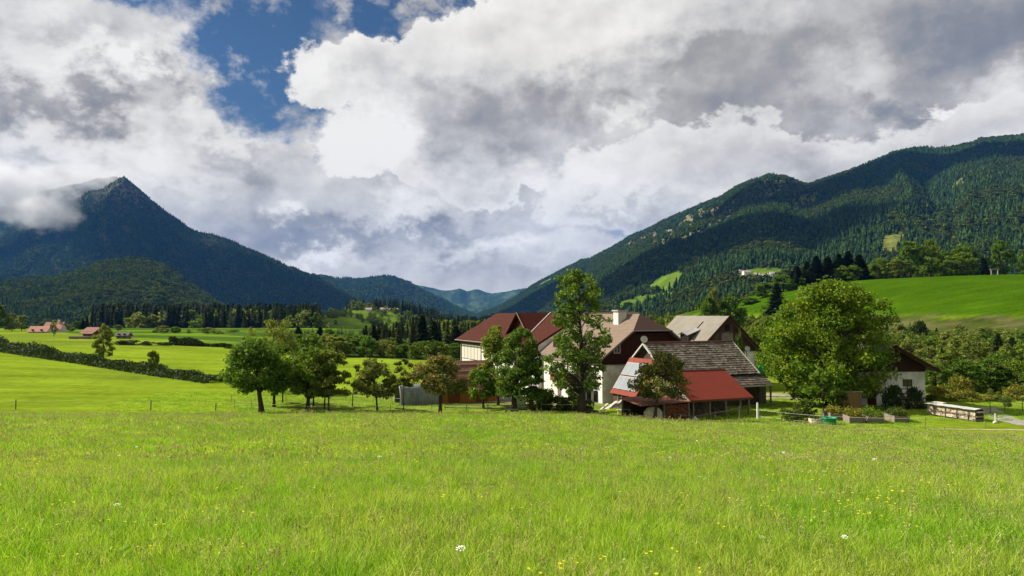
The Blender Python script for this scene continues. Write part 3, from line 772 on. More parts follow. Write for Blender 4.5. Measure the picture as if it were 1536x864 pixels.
M_TILE_B = grid_mat('redbrown_tiles', (.078, .023, .015), (.058, .018, .012), .15, .30, Vv, seam=.24, seam_k=.4, vary=.6, stain=.45)
M_TILE_X = grid_mat('red_tiles', (.075, .018, .012), (.055, .014, .010), .22, .30, U, seam=.22, seam_k=.35, stain=.15)
M_TILE_C = grid_mat('grey_sheets', (.215, .20, .165), (.18, .165, .14), 9.0, 1.1, Vv, seam=.0, seam_k=.75, seam2=.035, stain=.55, stain_col=(.15, .135, .105))
M_RED = mat('red_metal', (.165, .036, .024), .85, col2=(.125, .028, .02), vscale=.8, spec=.08)
M_SHINGLE = mat('grey_shingle', (.155, .135, .104), .95, col2=(.085, .073, .055), vscale=1.1, island=.38)
M_RIDGE = mat('ridge_cap', (.12, .05, .04), .8, var=.2)
M_TRIM = mat('white_trim', (.46, .43, .38), .8, var=.06)
M_GLASS = mat('window_glass', (.02, .025, .03), .08, spec=.6)
M_FRAMEW = mat('window_frame', (.45, .40, .34), .7, var=.1)
M_BLACK = mat('dark_opening', (.012, .010, .009), 1.0)
M_GUTTER = mat('gutter', (.18, .16, .15), .5, metal=.6)
M_BARK = mat('bark', (.075, .058, .044), .95, col2=(.040, .032, .026), vscale=4, bump=.6, bscale=14)
M_GREYPOST = mat('weathered_wood', (.20, .175, .145), .95, col2=(.12, .10, .08), vscale=5)
M_STONE = mat('chimney_stone', (.40, .37, .33), .95, col2=(.28, .25, .22), vscale=3)

def poly_extr(mb, pts, f, a0, a1):
    """a profile [(p, z)] pushed from a0 to a1; f(p, a, z) gives the point"""
    mb.hexa([f(p, a0, z) for p, z in pts], [f(p, a1, z) for p, z in pts])
fu = lambda p, a, z: fr(p, a, z)       # profile across U, pushed along V
fv = lambda p, a, z: fr(a, p, z)       # profile across V, pushed along U
def part(name, m, parent, *boxes, f=fr):
    mb = MB()
    for b in boxes: mb.box(f, *b)
    return mb.build(name, m, parent)
def part_poly(name, m, parent, pts, f, a0, a1):
    mb = MB(); poly_extr(mb, pts, f, a0, a1); return mb.build(name, m, parent)
def part_slab(name, m, parent, pts, th):
    mb = MB(); mb.slab(pts, th); return mb.build(name, m, parent)
def window_u(parent, u0, u1, v, z0, z1, mullion=True, fm=None, depth=.07):
    """a window in a wall that faces -V"""
    t = .09; mb = MB()
    mb.box(fr, u0, u1, v - depth, v - .003, z0, z0 + t); mb.box(fr, u0, u1, v - depth, v - .003, z1 - t, z1)
    mb.box(fr, u0, u0 + t, v - depth, v - .003, z0 + t, z1 - t); mb.box(fr, u1 - t, u1, v - depth, v - .003, z0 + t, z1 - t)
    if mullion: mb.box(fr, (u0 + u1) / 2 - .04, (u0 + u1) / 2 + .04, v - depth, v - .003, z0 + t, z1 - t)
    w = mb.build('window', fm or M_FRAMEW, parent)
    g = MB(); g.box(fr, u0 + t, u1 - t, v - depth * .5, v - .004, z0 + t, z1 - t); g.build('pane', M_GLASS, w)
def window_v(parent, v0, v1, u, z0, z1, mullion=True, fm=None, depth=.07):
    """a window in a wall that faces -U"""
    t = .09; mb = MB()
    mb.box(fr, u - depth, u - .003, v0, v1, z0, z0 + t); mb.box(fr, u - depth, u - .003, v0, v1, z1 - t, z1)
    mb.box(fr, u - depth, u - .003, v0, v0 + t, z0 + t, z1 - t); mb.box(fr, u - depth, u - .003, v1 - t, v1, z0 + t, z1 - t)
    if mullion: mb.box(fr, u - depth, u - .003, (v0 + v1) / 2 - .04, (v0 + v1) / 2 + .04, z0 + t, z1 - t)
    w = mb.build('window', fm or M_FRAMEW, parent)
    g = MB(); g.box(fr, u - depth * .5, u - .004, v0 + t, v1 - t, z0 + t, z1 - t); g.build('pane', M_GLASS, w)

# ---- the main farmhouse
def farmhouse():
    g = -10.2
    h = root('farmhouse', 'white farmhouse with dark timber gable, pale shingle roof and chimney', 'house', fr(6.5, 8, gfr(6.5, 8)))
    part_poly('wall', M_WHITE, h, [(0, g), (13, g), (13, -3.5), (9.3, -.72), (3.7, -.72), (0, -3.5)], fu, 0, 16.4)
    mb = MB(); poly_extr(mb, [(-.06, -4.4), (13.06, -4.4), (13.06, -3.5), (9.35, -.72), (3.65, -.72), (-.06, -3.5)], fu, -.14, -.01); mb.build('timber_gable', M_DARKWOOD, h)
    s = .753
    mb = MB()
    mb.slab([fr(-.8, -.9, -3.8), fr(3.8, -.9, -.34), fr(6.5, 1.9, 1.7), fr(6.5, 16.45, 1.7), fr(-.8, 16.45, -3.8)], .2)
    rf = mb.build('roof', M_TILE_A, h)
    mb = MB(); mb.slab([fr(13.8, -.9, -3.8), fr(13.8, 16.45, -3.8), fr(6.52, 16.45, 1.7), fr(6.52, 1.9, 1.7), fr(9.2, -.9, -.34)], .2)
    mb.build('roof_slope', M_TILE_A, h)
    mb = MB(); mb.slab([fr(3.86, -.92, -.33), fr(9.14, -.92, -.33), fr(6.51, 1.86, 1.69)], .16); mb.build('hip', M_TILE_HIP, rf)
    mb = MB(); mb.tube([fr(3.7, -1.0, -.42), fr(9.3, -1.0, -.42)], .09, 6); mb.build('hip_gutter', M_GUTTER, h)
    mb = MB(); mb.tube([fr(-.9, -1, -3.95), fr(-.9, 16.5, -3.95)], .09, 6); mb.build('gutter', M_GUTTER, h)
    mb = MB(); mb.tube([fr(6.5, 1.9, 1.74), fr(6.5, 16.4, 1.74)], .10, 6); mb.build('ridge_cap', M_TILE_HIP, rf)
    # chimney
    c = part('chimney', M_WHITE2, h, (4.6, 5.8, 3.9, 5.1, -.5, 1.95))
    part('chimney_cap', M_STONE, c, (4.45, 5.95, 3.75, 5.25, 1.95, 2.13))
    part('flue', M_BLACK, c, (4.8, 5.6, 4.1, 4.9, 2.13, 2.2))
    # dormer near the far end
    mb = MB(); poly_extr(mb, [(.4, -2.9), (.4, -1.65), (2.6, -1.35)], fu, 11.6, 14.0); d = mb.build('dormer', M_DARKWOODV, h)
    part('opening', M_BLACK, d, (.36, .39, 11.85, 13.75, -2.72, -1.8))
    mb = MB(); mb.slab([fr(.0, 11.3, -1.62), fr(3.0, 11.3, -1.2), fr(3.0, 14.3, -1.2), fr(0, 14.3, -1.62)], .1); mb.build('dormer_roof', M_TILE_A, d)
    window_u(h, 1.5, 2.4, -.14, -3.1, -2.05)
    window_u(h, 10.2, 11.1, -.14, -3.1, -2.05)
    for v0 in (1.0, 2.7): window_v(h, v0, v0 + .95, 0, -8.9, -7.6, fm=mat('dark_frame', (.05, .035, .03), .8))
    window_v(h, 11.3, 12.4, 0, -8.6, -7.1, fm=mat('dark_frame', (.05, .035, .03), .8))
    for v0 in (1.2, 9.6, 12.6): window_v(h, v0, v0 + 1.1, 0, -6.2, -4.8)
    # porch with a wooden balcony on it
    p = part('porch', M_WHITE, h, (-2.5, -.003, 4.0, 8.4, g, -6.85))
    part('porch_door', mat('grey_door', (.13, .10, .085), .8, var=.2), p, (-2.56, -2.5, 5.8, 6.75, -9.2, -7.25))
    part('porch_opening', M_BLACK, p, (-2.1, -.55, 3.95, 3.998, -8.75, -7.5))
    mb = MB(); mb.tube([fr(-2.0, 3.93, -7.7), fr(-.7, 3.93, -8.6)], .06, 5); mb.build('porch_brace', M_TRIM, p)
    b = part('balcony_floor', M_BALCU, h, (-2.7, -.01, 3.8, 8.6, -6.84, -6.72))
    part('railing', M_BALC, b, (-2.7, -2.6, 3.8, 8.6, -6.72, -5.72), (-2.6, -.02, 3.8, 3.9, -6.72, -5.72))
    part('balcony_post', M_GREYPOST, h, (-2.66, -2.5, 3.84, 4.0, -5.72, -4.05))
    part('balcony_post', M_GREYPOST, h, (-2.66, -2.5, 8.4, 8.56, -5.72, -4.05))
    part('balcony_door', mat('brown_door', (.24, .12, .05), .7, var=.2), h, (-.06, -.003, 5.2, 6.3, -6.72, -4.7))
    mb = MB(); mb.slab([fr(-3.0, 3.5, -4.15), fr(-.82, 3.5, -3.86), fr(-.82, 8.9, -3.86), fr(-3.0, 8.9, -4.15)], .1); mb.build('balcony_roof', M_TILE_A, h)
    r = random.Random(4)                             # flowers along the railing
    for k in range(360):
        if k % 120 == 0: mb = MB(); mb.box(fr, -2.92, -2.71, 3.9 + k / 120 * 1.6, 5.3 + k / 120 * 1.6, -6.0, -5.8); w0 = 3.9 + k / 120 * 1.6
        p0 = fr(-2.80 + r.uniform(-.16, .10), w0 + r.uniform(0, 1.4), r.uniform(-6.1, -5.55)); a = Vector((r.gauss(0, 1), r.gauss(0, 1), r.gauss(0, 1))).normalized() * .13; c = a.orthogonal().normalized() * .10
        mb.poly([p0 - a, p0 + c, p0 + a, p0 - c])
        if k % 120 == 119: mb.build('flower_box', leaf_mat('balcony_leaf', (.05, .10, .02), (.14, .10, .04)), b)
farmhouse()

# ---- the long wing behind it under red-brown tiles
def long_wing():
    g = -10.2; h = root('farmhouse_wing', 'long white wing under red brown tiles with a cross gable, behind the fruit trees', 'house', fr(6.5, 33, gfr(6.5, 33)))
    part_poly('wall', M_WHITE, h, [(-.6, g), (13.6, g), (13.6, -2.75), (6.5, 1.35), (-.6, -2.75)], fu, 16.6, 49.3)
    part('wood_band', grid_mat('band_boards', (.16, .065, .03), (.11, .045, .022), 1, .2, Vv, vertical=True), h, (-.68, -.603, 16.7, 49.2, -3.65, -2.78))
    mb = MB(); mb.slab([fr(-1.5, 16.5, -2.9), fr(6.49, 16.5, 1.73), fr(6.49, 50, 1.73), fr(-1.5, 50, -2.9)], .2); rf = mb.build('roof', M_TILE_B, h)
    mb = MB(); mb.slab([fr(14.5, 16.5, -2.9), fr(14.5, 50, -2.9), fr(6.51, 50, 1.73), fr(6.51, 16.5, 1.73)], .2); mb.build('roof_slope', M_TILE_B, h)
    mb = MB(); mb.tube([fr(-1.6, 16.5, -3.05), fr(-1.6, 50, -3.05)], .09, 6); mb.build('gutter', M_GUTTER, h)
    # cross gable
    mb = MB(); poly_extr(mb, [(27.3 - 3.7, -1.5), (27.3 + 3.7, -1.5), (27.3, 1.5)], fv, 1.4, 6.4); x = mb.build('cross_gable', M_DARKWOODV, h)
    mb = MB(); mb.slab([fr(6.5, 27.3, 1.80), fr(.7, 27.3, 1.80), fr(.7, 23.0, -1.62)], .16); mb.build('cross_roof', M_TILE_X, x)
    mb = MB(); mb.slab([fr(6.5, 27.32, 1.80), fr(.7, 31.6, -1.62), fr(.7, 27.32, 1.80)], .16); mb.build('cross_roof', M_TILE_X, x)
    mb = MB(); mb.tube([fr(6.45, 27.15, 1.84), fr(.62, 22.9, -1.58)], .11, 5); mb.build('valley_flashing', M_TRIM, x)
    mb = MB(); mb.tube([fr(.66, 27.3, 1.82), fr(.66, 23.0, -1.60)], .08, 5); mb.tube([fr(.66, 27.3, 1.82), fr(.66, 31.6, -1.60)], .08, 5); mb.build('verge_board', mat('brown_trim', (.20, .12, .09), .8), x)
    # tall white panels at the far end
    for k in range(6):
        v0 = 39.2 + k * 1.62; part('wall_panel', M_TRIM, h, (-.70, -.604, v0, v0 + 1.46, -6.2, -3.75))
    mb = MB(); mb.box(fr, -.64, -.602, 39.0, 49.0, -6.3, -3.7); mb.build('panel_backing', M_BLACK, h)
    for v0 in (18.0, 21.5, 31.0, 35.0): window_v(h, v0, v0 + 1.1, -.6, -6.2, -4.8)
    part('corner_post', M_GREYPOST, h, (-.75, -.6, 49.05, 49.35, g, -2.9))
long_wing()

# ---- the barn at the back
def barn():
    g = -10.0; h = root('barn', 'grey roofed barn with a tall brown board gable behind the long shed', 'barn', fr(25.2, 14, gfr(25.2, 14)))
    part_poly('wall', M_WHITE2, h, [(20.3, g), (30.1, g), (30.1, -3.75), (20.3, -3.75)], fu, 8.4, 19.9)
    part_poly('board_gable', M_GREYWOOD, h, [(20.25, -3.75), (30.15, -3.75), (30.15, -3.25), (25.2, 1.1), (20.25, -3.25)], fu, 8.3, 19.95)
    mb = MB(); mb.slab([fr(19.55, 7.75, -3.7), fr(25.19, 7.75, 1.33), fr(25.19, 20.4, 1.33), fr(19.55, 20.4, -3.7)], .14); rf = mb.build('roof', M_TILE_C, h)
    mb = MB(); mb.slab([fr(30.85, 7.75, -3.7), fr(30.85, 20.4, -3.7), fr(25.21, 20.4, 1.33), fr(25.21, 7.75, 1.33)], .14); mb.build('roof_slope', M_TILE_C, h)
    mb = MB(); mb.slab([fr(19.5, 7.6, -3.66), fr(25.2, 7.6, 1.42), fr(25.2, 7.76, 1.42), fr(19.5, 7.76, -3.66)], .3); mb.build('verge_board', M_DARKWOOD, h)
    mb = MB(); mb.slab([fr(30.9, 7.6, -3.66), fr(30.9, 7.76, -3.66), fr(25.2, 7.76, 1.42), fr(25.2, 7.6, 1.42)], .3); mb.build('verge_board', M_DARKWOOD, h)
    o = part('hatch', M_BLACK, h, (24.8, 25.6, 8.24, 8.298, -.9, .1))
    part('hatch_frame', M_GREYPOST, o, (24.7, 25.7, 8.22, 8.296, -1.02, -.92))
    part('board_door', M_GREYPOST, h, (24.2, 26.2, 8.25, 8.297, -2.9, -1.1))
    # little dormer
    mb = MB(); poly_extr(mb, [(20.9, -2.55), (20.9, -1.3), (22.4, -1.15)], fu, 11.6, 13.5); d = mb.build('dormer', M_GREYWOOD, h)
    part('opening', M_BLACK, d, (20.85, 20.89, 11.8, 13.3, -2.4, -1.45))
    mb = MB(); mb.slab([fr(20.5, 11.3, -1.45), fr(22.9, 11.3, -.62), fr(22.9, 12.55, -.42), fr(20.5, 12.55, -.95)], .08); mb.slab([fr(20.5, 12.55, -.95), fr(22.9, 12.55, -.42), fr(22.9, 13.8, -.62), fr(20.5, 13.8, -1.45)], .08)
    mb.build('dormer_roof', mat('dormer_sheet', (.25, .24, .23), .6), d)
    mb = MB(); mb.slab([fr(22.6, 12.3, -.93), fr(24.2, 12.3, .50), fr(24.2, 12.55, .50), fr(22.6, 12.55, -.93)], .06); mb.build('skylight', M_BLACK, rf)
barn()

# ---- the long shed with wooden shingles
def shingled_shed():
    g = -9.9; h = root('shingle_shed', 'long low shed under weathered grey wooden shingles', 'shed', fr(9.2, -6, gfr(9.2, -6)))
    rz, ev = -1.75, -5.25
    prof = [(-1.4, g), (-8.7, g), (-8.7, -5.1), (-4.5, -1.95), (-1.4, -4.25)]
    part_poly('wall', M_SHEDWOODV, h, prof, fv, 3.3, 15.0)
    # shingles, course by course
    r = random.Random(9); mb = MB(); n = 15; m = 46
    for i in range(n):
        for j in range(m):
            u0 = 2.9 + 12.6 * j / m + r.uniform(-.015, .015); u1 = 2.9 + 12.6 * (j + 1) / m - .012
            a = i / n; b = min(1.0, (i + 1.25) / n)
            P = lambda uu, tt, off: fr(uu, -9.2 + 4.7 * tt, ev + (rz - ev) * tt + off)
            lo = .085 + r.uniform(-.02, .03); hi = .015
            mb.hexa([P(u0, a - .004, lo - .05), P(u1, a - .004, lo - .05), P(u1, b, hi - .05), P(u0, b, hi - .05)], [P(u0, a - .004, lo), P(u1, a - .004, lo), P(u1, b, hi), P(u0, b, hi)])
    for i in range(8):
        for j in range(23):
            u0 = 2.9 + 12.6 * j / 23; u1 = u0 + 12.6 / 23 - .012; a = i / 8; b = min(1, (i + 1.25) / 8)
            P = lambda uu, tt, off: fr(uu, -.95 - 3.55 * tt, -4.40 + 2.65 * tt + off)
            mb.hexa([P(u0, a, .02), P(u1, a, .02), P(u1, b, -.03), P(u0, b, -.03)], [P(u0, a, .08), P(u1, a, .08), P(u1, b, .015), P(u0, b, .015)])
    rf = mb.build('roof', M_SHINGLE, h)
    mb = MB(); mb.slab([fr(2.95, -9.1, ev - .02), fr(15.4, -9.1, ev - .02), fr(15.4, -4.5, rz - .06), fr(2.95, -4.5, rz - .06)], .08); mb.build('roof_deck', M_SHEDWOOD, rf)
    mb = MB(); mb.tube([fr(2.8, -4.5, rz + .06), fr(15.5, -4.5, rz + .06)], .13, 6); mb.build('ridge_cap', M_RIDGE, rf)
    mb = MB()
    for q0, q1 in (((-4.5, rz + .08), (-9.25, ev + .06)), ((-4.5, rz + .08), (-.95, -4.3))):
        mb.slab([fr(2.72, q0[0], q0[1]), fr(2.92, q0[0], q0[1]), fr(2.92, q1[0], q1[1]), fr(2.72, q1[0], q1[1])], .17)
    mb.build('verge_board', M_TRIM, h)
    mb = MB(); mb.slab([fr(15.45, -4.5, rz + .1), fr(15.6, -4.5, rz + .1), fr(15.6, -9.25, ev + .08), fr(15.45, -9.25, ev + .08)], .2); mb.build('verge_board', mat('pale_edge', (.42, .38, .32), .9), h)
    # lower lean-to at the open end
    r = random.Random(3); mb = MB()
    for i in range(5):
        for j in range(16):
            u0 = 10.9 + 4.9 * j / 16; u1 = u0 + 4.9 / 16 - .012; a = i / 5; b = min(1, (i + 1.2) / 5)
            P = lambda uu, tt, off: fr(uu, -11.1 + 2.3 * tt, -6.3 + .95 * tt + off)
            lo = .09 + r.uniform(-.02, .02)
            mb.hexa([P(u0, a, lo - .05), P(u1, a, lo - .05), P(u1, b, -.03), P(u0, b, -.03)], [P(u0, a, lo), P(u1, a, lo), P(u1, b, .02), P(u0, b, .02)])
    l = mb.build('lean_to_roof', mat('dark_shingle', (.075, .065, .052), .95, var=.3, island=.35), h)
    mb = MB(); mb.slab([fr(10.85, -11.2, -6.36), fr(15.85, -11.2, -6.36), fr(15.85, -11.1, -6.32), fr(10.85, -11.1, -6.32)], .14); mb.build('fascia', mat('pale_edge', (.42, .38, .32), .9), l)
    for u0 in (11.2, 15.5): part('post', M_GREYPOST, h, (u0, u0 + .16, -10.95, -10.79, g, -6.45))
    part('lean_to_wall', M_SHEDWOOD, h, (11.0, 15.6, -9.0, -8.9, g, -5.5))
shingled_shed()

# ---- the red roofed open shed
def red_shed():
    g = -9.6; h = root('red_roofed_shed', 'open wood shed under a plain red sheet roof', 'shed', fr(4.3, -14, gfr(4.3, -14)))
    M_RED = grid_mat('red_sheets', (.175, .036, .023), (.155, .032, .021), 9.0, .62, U, seam=.0, seam_k=.72, seam2=.06, stain=.5, stain_col=(.115, .03, .022), vary=.12)
    rz, ez = -4.36, -6.85; r0, e0 = -12.1, -16.6
    mb = MB(); mb.slab([fr(.2, e0, ez), fr(8.15, e0, ez), fr(8.15, r0, rz), fr(.2, r0, rz)], .1); rf = mb.build('roof', M_RED, h)
    mb = MB(); mb.slab([fr(.2, r0 + .01, rz), fr(8.15, r0 + .01, rz), fr(8.15, -9.3, -5.6), fr(.2, -9.3, -5.6)], .1); mb.build('roof_slope', M_RED, h)
    mb = MB(); mb.tube([fr(.2, r0, rz + .03), fr(8.15, r0, rz + .03)], .07, 6); mb.build('ridge_cap', M_RIDGE, rf)
    mb = MB(); mb.slab([fr(.1, e0, ez + .03), fr(.22, e0, ez + .03), fr(.22, r0, rz + .05), fr(.1, r0, rz + .05)], .2); mb.build('verge_board', M_TRIM, h)
    mb = MB(); mb.slab([fr(.2, e0 - .02, ez - .02), fr(8.2, e0 - .02, ez - .02), fr(8.2, e0 + .1, ez), fr(.2, e0 + .1, ez)], .16); mb.build('fascia', mat('dark_red_trim', (.14, .035, .025), .6), h)
    mb = MB(); poly_extr(mb, [(-16.1, -6.75), (-12.1, -4.6), (-9.6, -5.6), (-9.6, -6.75)], fv, .5, .62); mb.build('board_gable', mat('pale_boards', (.42, .37, .31), .9, col2=(.25, .21, .17), vscale=3), h)
    part('back_wall', M_SHEDWOOD, h, (.5, 8.0, -12.3, -12.15, g, -5.0))
    part('end_wall', M_SHEDWOODV, h, (.5, .62, -15.8, -12.0, g, -6.76))
    for u0 in (.9, 2.9, 4.9, 6.7, 7.8): part('post', M_GREYPOST, h, (u0, u0 + .17, -16.25, -16.08, g, -6.95))
    part('beam', M_GREYPOST, h, (.4, 8.1, -16.3, -16.05, -7.12, -6.94))
    r = random.Random(2); mb = MB()
    for k in range(26):
        u0 = r.uniform(1.0, 5.2); w = r.uniform(.08, .2); mb.hexa([fr(u0, -15.3, -9.2), fr(u0 + w, -15.3, -9.2), fr(u0 + w, -15.22, -9.2), fr(u0, -15.22, -9.2)], [fr(u0 + r.uniform(-.2, .2), -14.2, -7.3), fr(u0 + w, -14.2, -7.3), fr(u0 + w, -14.1, -7.3), fr(u0, -14.1, -7.3)])
    tag(mb.build('leaning_boards', mat('old_planks', (.20, .16, .12), .95, col2=(.10, .08, .06), vscale=6, island=.4)), 'old grey planks leaning upright inside the red roofed shed', 'planks')
red_shed()

# ---- firewood store in front of it
def wood_store():
    g = -9.4; h = root('wood_store', 'low firewood shelter with a rusty flat roof beside the red roofed shed', 'wood store', fr(-2.5, -15, gfr(-2.5, -15)))
    mb = MB(); mb.slab([fr(-5.6, -17.0, -7.0), fr(.15, -17.0, -6.86), fr(.15, -13.0, -6.55), fr(-5.6, -13.0, -6.69)], .09)
    mb.build('roof', mat('rusty_sheet', (.21, .08, .05), .85, col2=(.15, .06, .04), vscale=2), h)
    for u0, v0 in ((-5.4, -13.3), (-2.9, -16.8), (-.1, -16.9)): part('post', M_GREYPOST, h, (u0, u0 + .14, v0, v0 + .14, g, -6.95))
    part('back_wall', M_SHEDWOOD, h, (-5.3, .1, -13.2, -13.1, g, -6.75))
    r = random.Random(6); mb = MB()
    z = -9.0
    while z < -7.15:                               # the stacked log ends
        u0 = -2.6
        while u0 < .05:
            rad = r.uniform(.06, .10); k = r.randint(5, 7); c = [(u0 + rad * math.cos(6.283 * j / k + z), z + rad * math.sin(6.283 * j / k + z)) for j in range(k)]
            v0 = -16.75 + r.uniform(-.05, .05); mb.hexa([fr(a, v0, b) for a, b in c], [fr(a, -15.4, b) for a, b in c]); u0 += rad * 1.9
        z += .15
    s = mb.build('firewood', mat('log_ends', (.20, .075, .035), .95, col2=(.12, .045, .025), vscale=5, island=.4)); tag(s, 'tight stack of reddish split firewood under the low rusty roof', 'firewood')
    mb = MB(); mb.box(fr, -2.62, .08, -16.6, -15.5, g, -7.1); mb.build('stack_core', M_BLACK, s, base=(0, 0, 0))
wood_store()

# ---- lean-to with solar collectors
def solar_shed():
    g = -9.7; h = root('solar_shed', 'small red roofed lean-to carrying two rows of solar collectors', 'shed', fr(.5, -6.2, gfr(.5, -6.2)))
    e = (-1.1, -7.3); t = (1.6, -3.35)
    mb = MB(); mb.slab([fr(e[0], -8.9, e[1]), fr(e[0], -3.6, e[1]), fr(t[0], -3.6, t[1]), fr(t[0], -8.9, t[1])], .1); mb.build('roof', mat('salmon_metal', (.20, .050, .032), .8, col2=(.17, .042, .028), vscale=1, spec=.1), h)
    part_poly('wall', M_SHEDWOOD, h, [(-.75, g), (2.6, g), (2.6, -3.6), (1.6, -3.6), (-.75, -7.0)], fu, -8.7, -3.8)
    part('plank_wall', M_SHEDWOODV, h, (-.83, -.753, -8.7, -3.8, g, -7.1))
    n = Vector((-(t[1] - e[1]), 0, t[0] - e[0])).normalized()
    for row in range(2):
        a0 = .13 + row * .38; a1 = a0 + .345
        for k in range(3):
            v0 = -8.45 + k * 1.55; v1 = v0 + 1.5
            def S(a, v, off): return fr(e[0] + (t[0] - e[0]) * a + n.x * off, v, e[1] + (t[1] - e[1]) * a + n.z * off)
            mb = MB(); mb.hexa([S(a0, v0, .02), S(a0, v1, .02), S(a1, v1, .02), S(a1, v0, .02)], [S(a0, v0, .11), S(a0, v1, .11), S(a1, v1, .11), S(a1, v0, .11)])
            f = mb.build('solar_collector', mat('collector_frame', (.16, .16, .17), .5, metal=.5), h)
            mb = MB(); mb.hexa([S(a0 + .012, v0 + .05, .111), S(a0 + .012, v1 - .05, .111), S(a1 - .012, v1 - .05, .111), S(a1 - .012, v0 + .05, .111)], [S(a0 + .012, v0 + .05, .116), S(a0 + .012, v1 - .05, .116), S(a1 - .012, v1 - .05, .116), S(a1 - .012, v0 + .05, .116)])
            mb.build('collector_glass', mat('collector_glass', (.19, .215, .23), .3, col2=(.155, .18, .195), vscale=.7, spec=.35), f)
    for v0 in (-8.3, -7.5, -6.7, -5.9, -5.1): part('plank', M_GREYPOST, h, (-.90, -.833, v0, v0 + .16, g, -7.2))
solar_shed()

# ---- satellite dishes
def dish(name, label, p, face, r):
    h = root(name, label, 'satellite dish', p - Vector((0, 0, .9)))
    f = Vector(face).normalized(); a = f.orthogonal().normalized(); b = f.cross(a); mb = MB(); n = 20
    rings = [[p + f * (.22 * r * t * t) + (a * math.cos(6.2832 * k / n) + b * math.sin(6.2832 * k / n)) * r * t for k in range(n)] for t in (.05, .4, .75, 1.0)]
    for i in range(3):
        for k in range(n): mb.poly([rings[i][k], rings[i][(k + 1) % n], rings[i + 1][(k + 1) % n], rings[i + 1][k]])
        for k in range(n):
            o = f * -.03; mb.poly([rings[i][(k + 1) % n] + o, rings[i][k] + o, rings[i + 1][k] + o, rings[i + 1][(k + 1) % n] + o])
    for k in range(n): mb.poly([rings[3][k], rings[3][(k + 1) % n], rings[3][(k + 1) % n] - f * .03, rings[3][k] - f * .03])
    mb.build('reflector', mat('dish_grey', (.50, .49, .46), .6, var=.05), h)
    mb = MB(); mb.tube([p - f * .03, p - f * .25 - Vector((0, 0, .2)), p - f * .25 - Vector((0, 0, 1.0))], .04, 6); mb.build('mast', M_GUTTER, h)
    mb = MB(); mb.tube([p - b * r * .2, p + f * r * .9 - Vector((0, 0, r * .35))], .018, 5); mb.tube([p + f * r * .85 - Vector((0, 0, r * .33)), p + f * r * 1.0 - Vector((0, 0, r * .38))], .05, 6); mb.build('receiver_arm', M_GUTTER, h)
dish('satellite_dish', 'round grey satellite dish in front of the dark farmhouse gable', at(966, 509, 84.6), (.1, -1, .35), .40)
dish('satellite_dish', 'pale satellite dish at the end of the shingle roof beside the barn', at(1121, 523, 89), (.1, -1, .35), .30)

# ---- the low building with an orange board wall
def board_shed():
    g = -9.6; u0, u1, vf, vb = -17.9, -10.6, 6.6, 13.4; ez, rz = -7.05, -4.15
    h = root('board_shed', 'low shed with orange brown board wall and faded red roof behind fruit trees', 'shed', fr(-14, 9, gfr(-14, 9)))
    vm = (vf + vb) / 2
    part_poly('wall', M_ORANGE, h, [(vf, g), (vb, g), (vb, ez), (vm, rz - .25), (vf, ez)], fv, u0 + .2, u1 - .2)
    mb = MB(); mb.slab([fr(u0 - .3, vf - .7, ez - .25), fr(u1 + .3, vf - .7, ez - .25), fr(u1 + .3, vm, rz), fr(u0 - .3, vm, rz)], .1); rf = mb.build('roof', mat('faded_red_sheet', (.17, .068, .048), .85, col2=(.125, .052, .04), vscale=1.2), h)
    mb = MB(); mb.slab([fr(u0 - .3, vm + .01, rz), fr(u1 + .3, vm + .01, rz), fr(u1 + .3, vb + .6, ez - .2), fr(u0 - .3, vb + .6, ez - .2)], .1); mb.build('roof_slope', MATS['faded_red_sheet'], h)
    for a in (.62, .85):
        mb = MB(); P = lambda uu: fr(uu, vf - .7 + (vm - vf + .7) * a, ez - .25 + (rz - ez + .25) * a + .06); mb.tube([P(u0 - .3), P(u1 + .3)], .06, 5); mb.build('snow_guard', M_TRIM, rf)
    for uu in (u0 + .9, u0 + 4.4): part('board_door', grid_mat('orange_door', (.25, .085, .025), (.19, .065, .02), 1, .15, U, vertical=True), h, (uu, uu + 1.5, vf - .06, vf - .003, g, ez - .25))
    # white annex to the side
    part('annex', M_WHITE2, h, (u1 - .18, u1 + 3.4, vf + 1.2, vb - 1, g, -7.35))
    mb = MB(); mb.slab([fr(u1 - .1, vf + .8, -7.3), fr(u1 + 3.8, vf + .8, -7.3), fr(u1 + 3.8, vb - .6, -6.7), fr(u1 - .1, vb - .6, -6.7)], .1); mb.build('annex_roof', mat('annex_sheet', (.30, .20, .17), .7, var=.15), h)
board_shed()

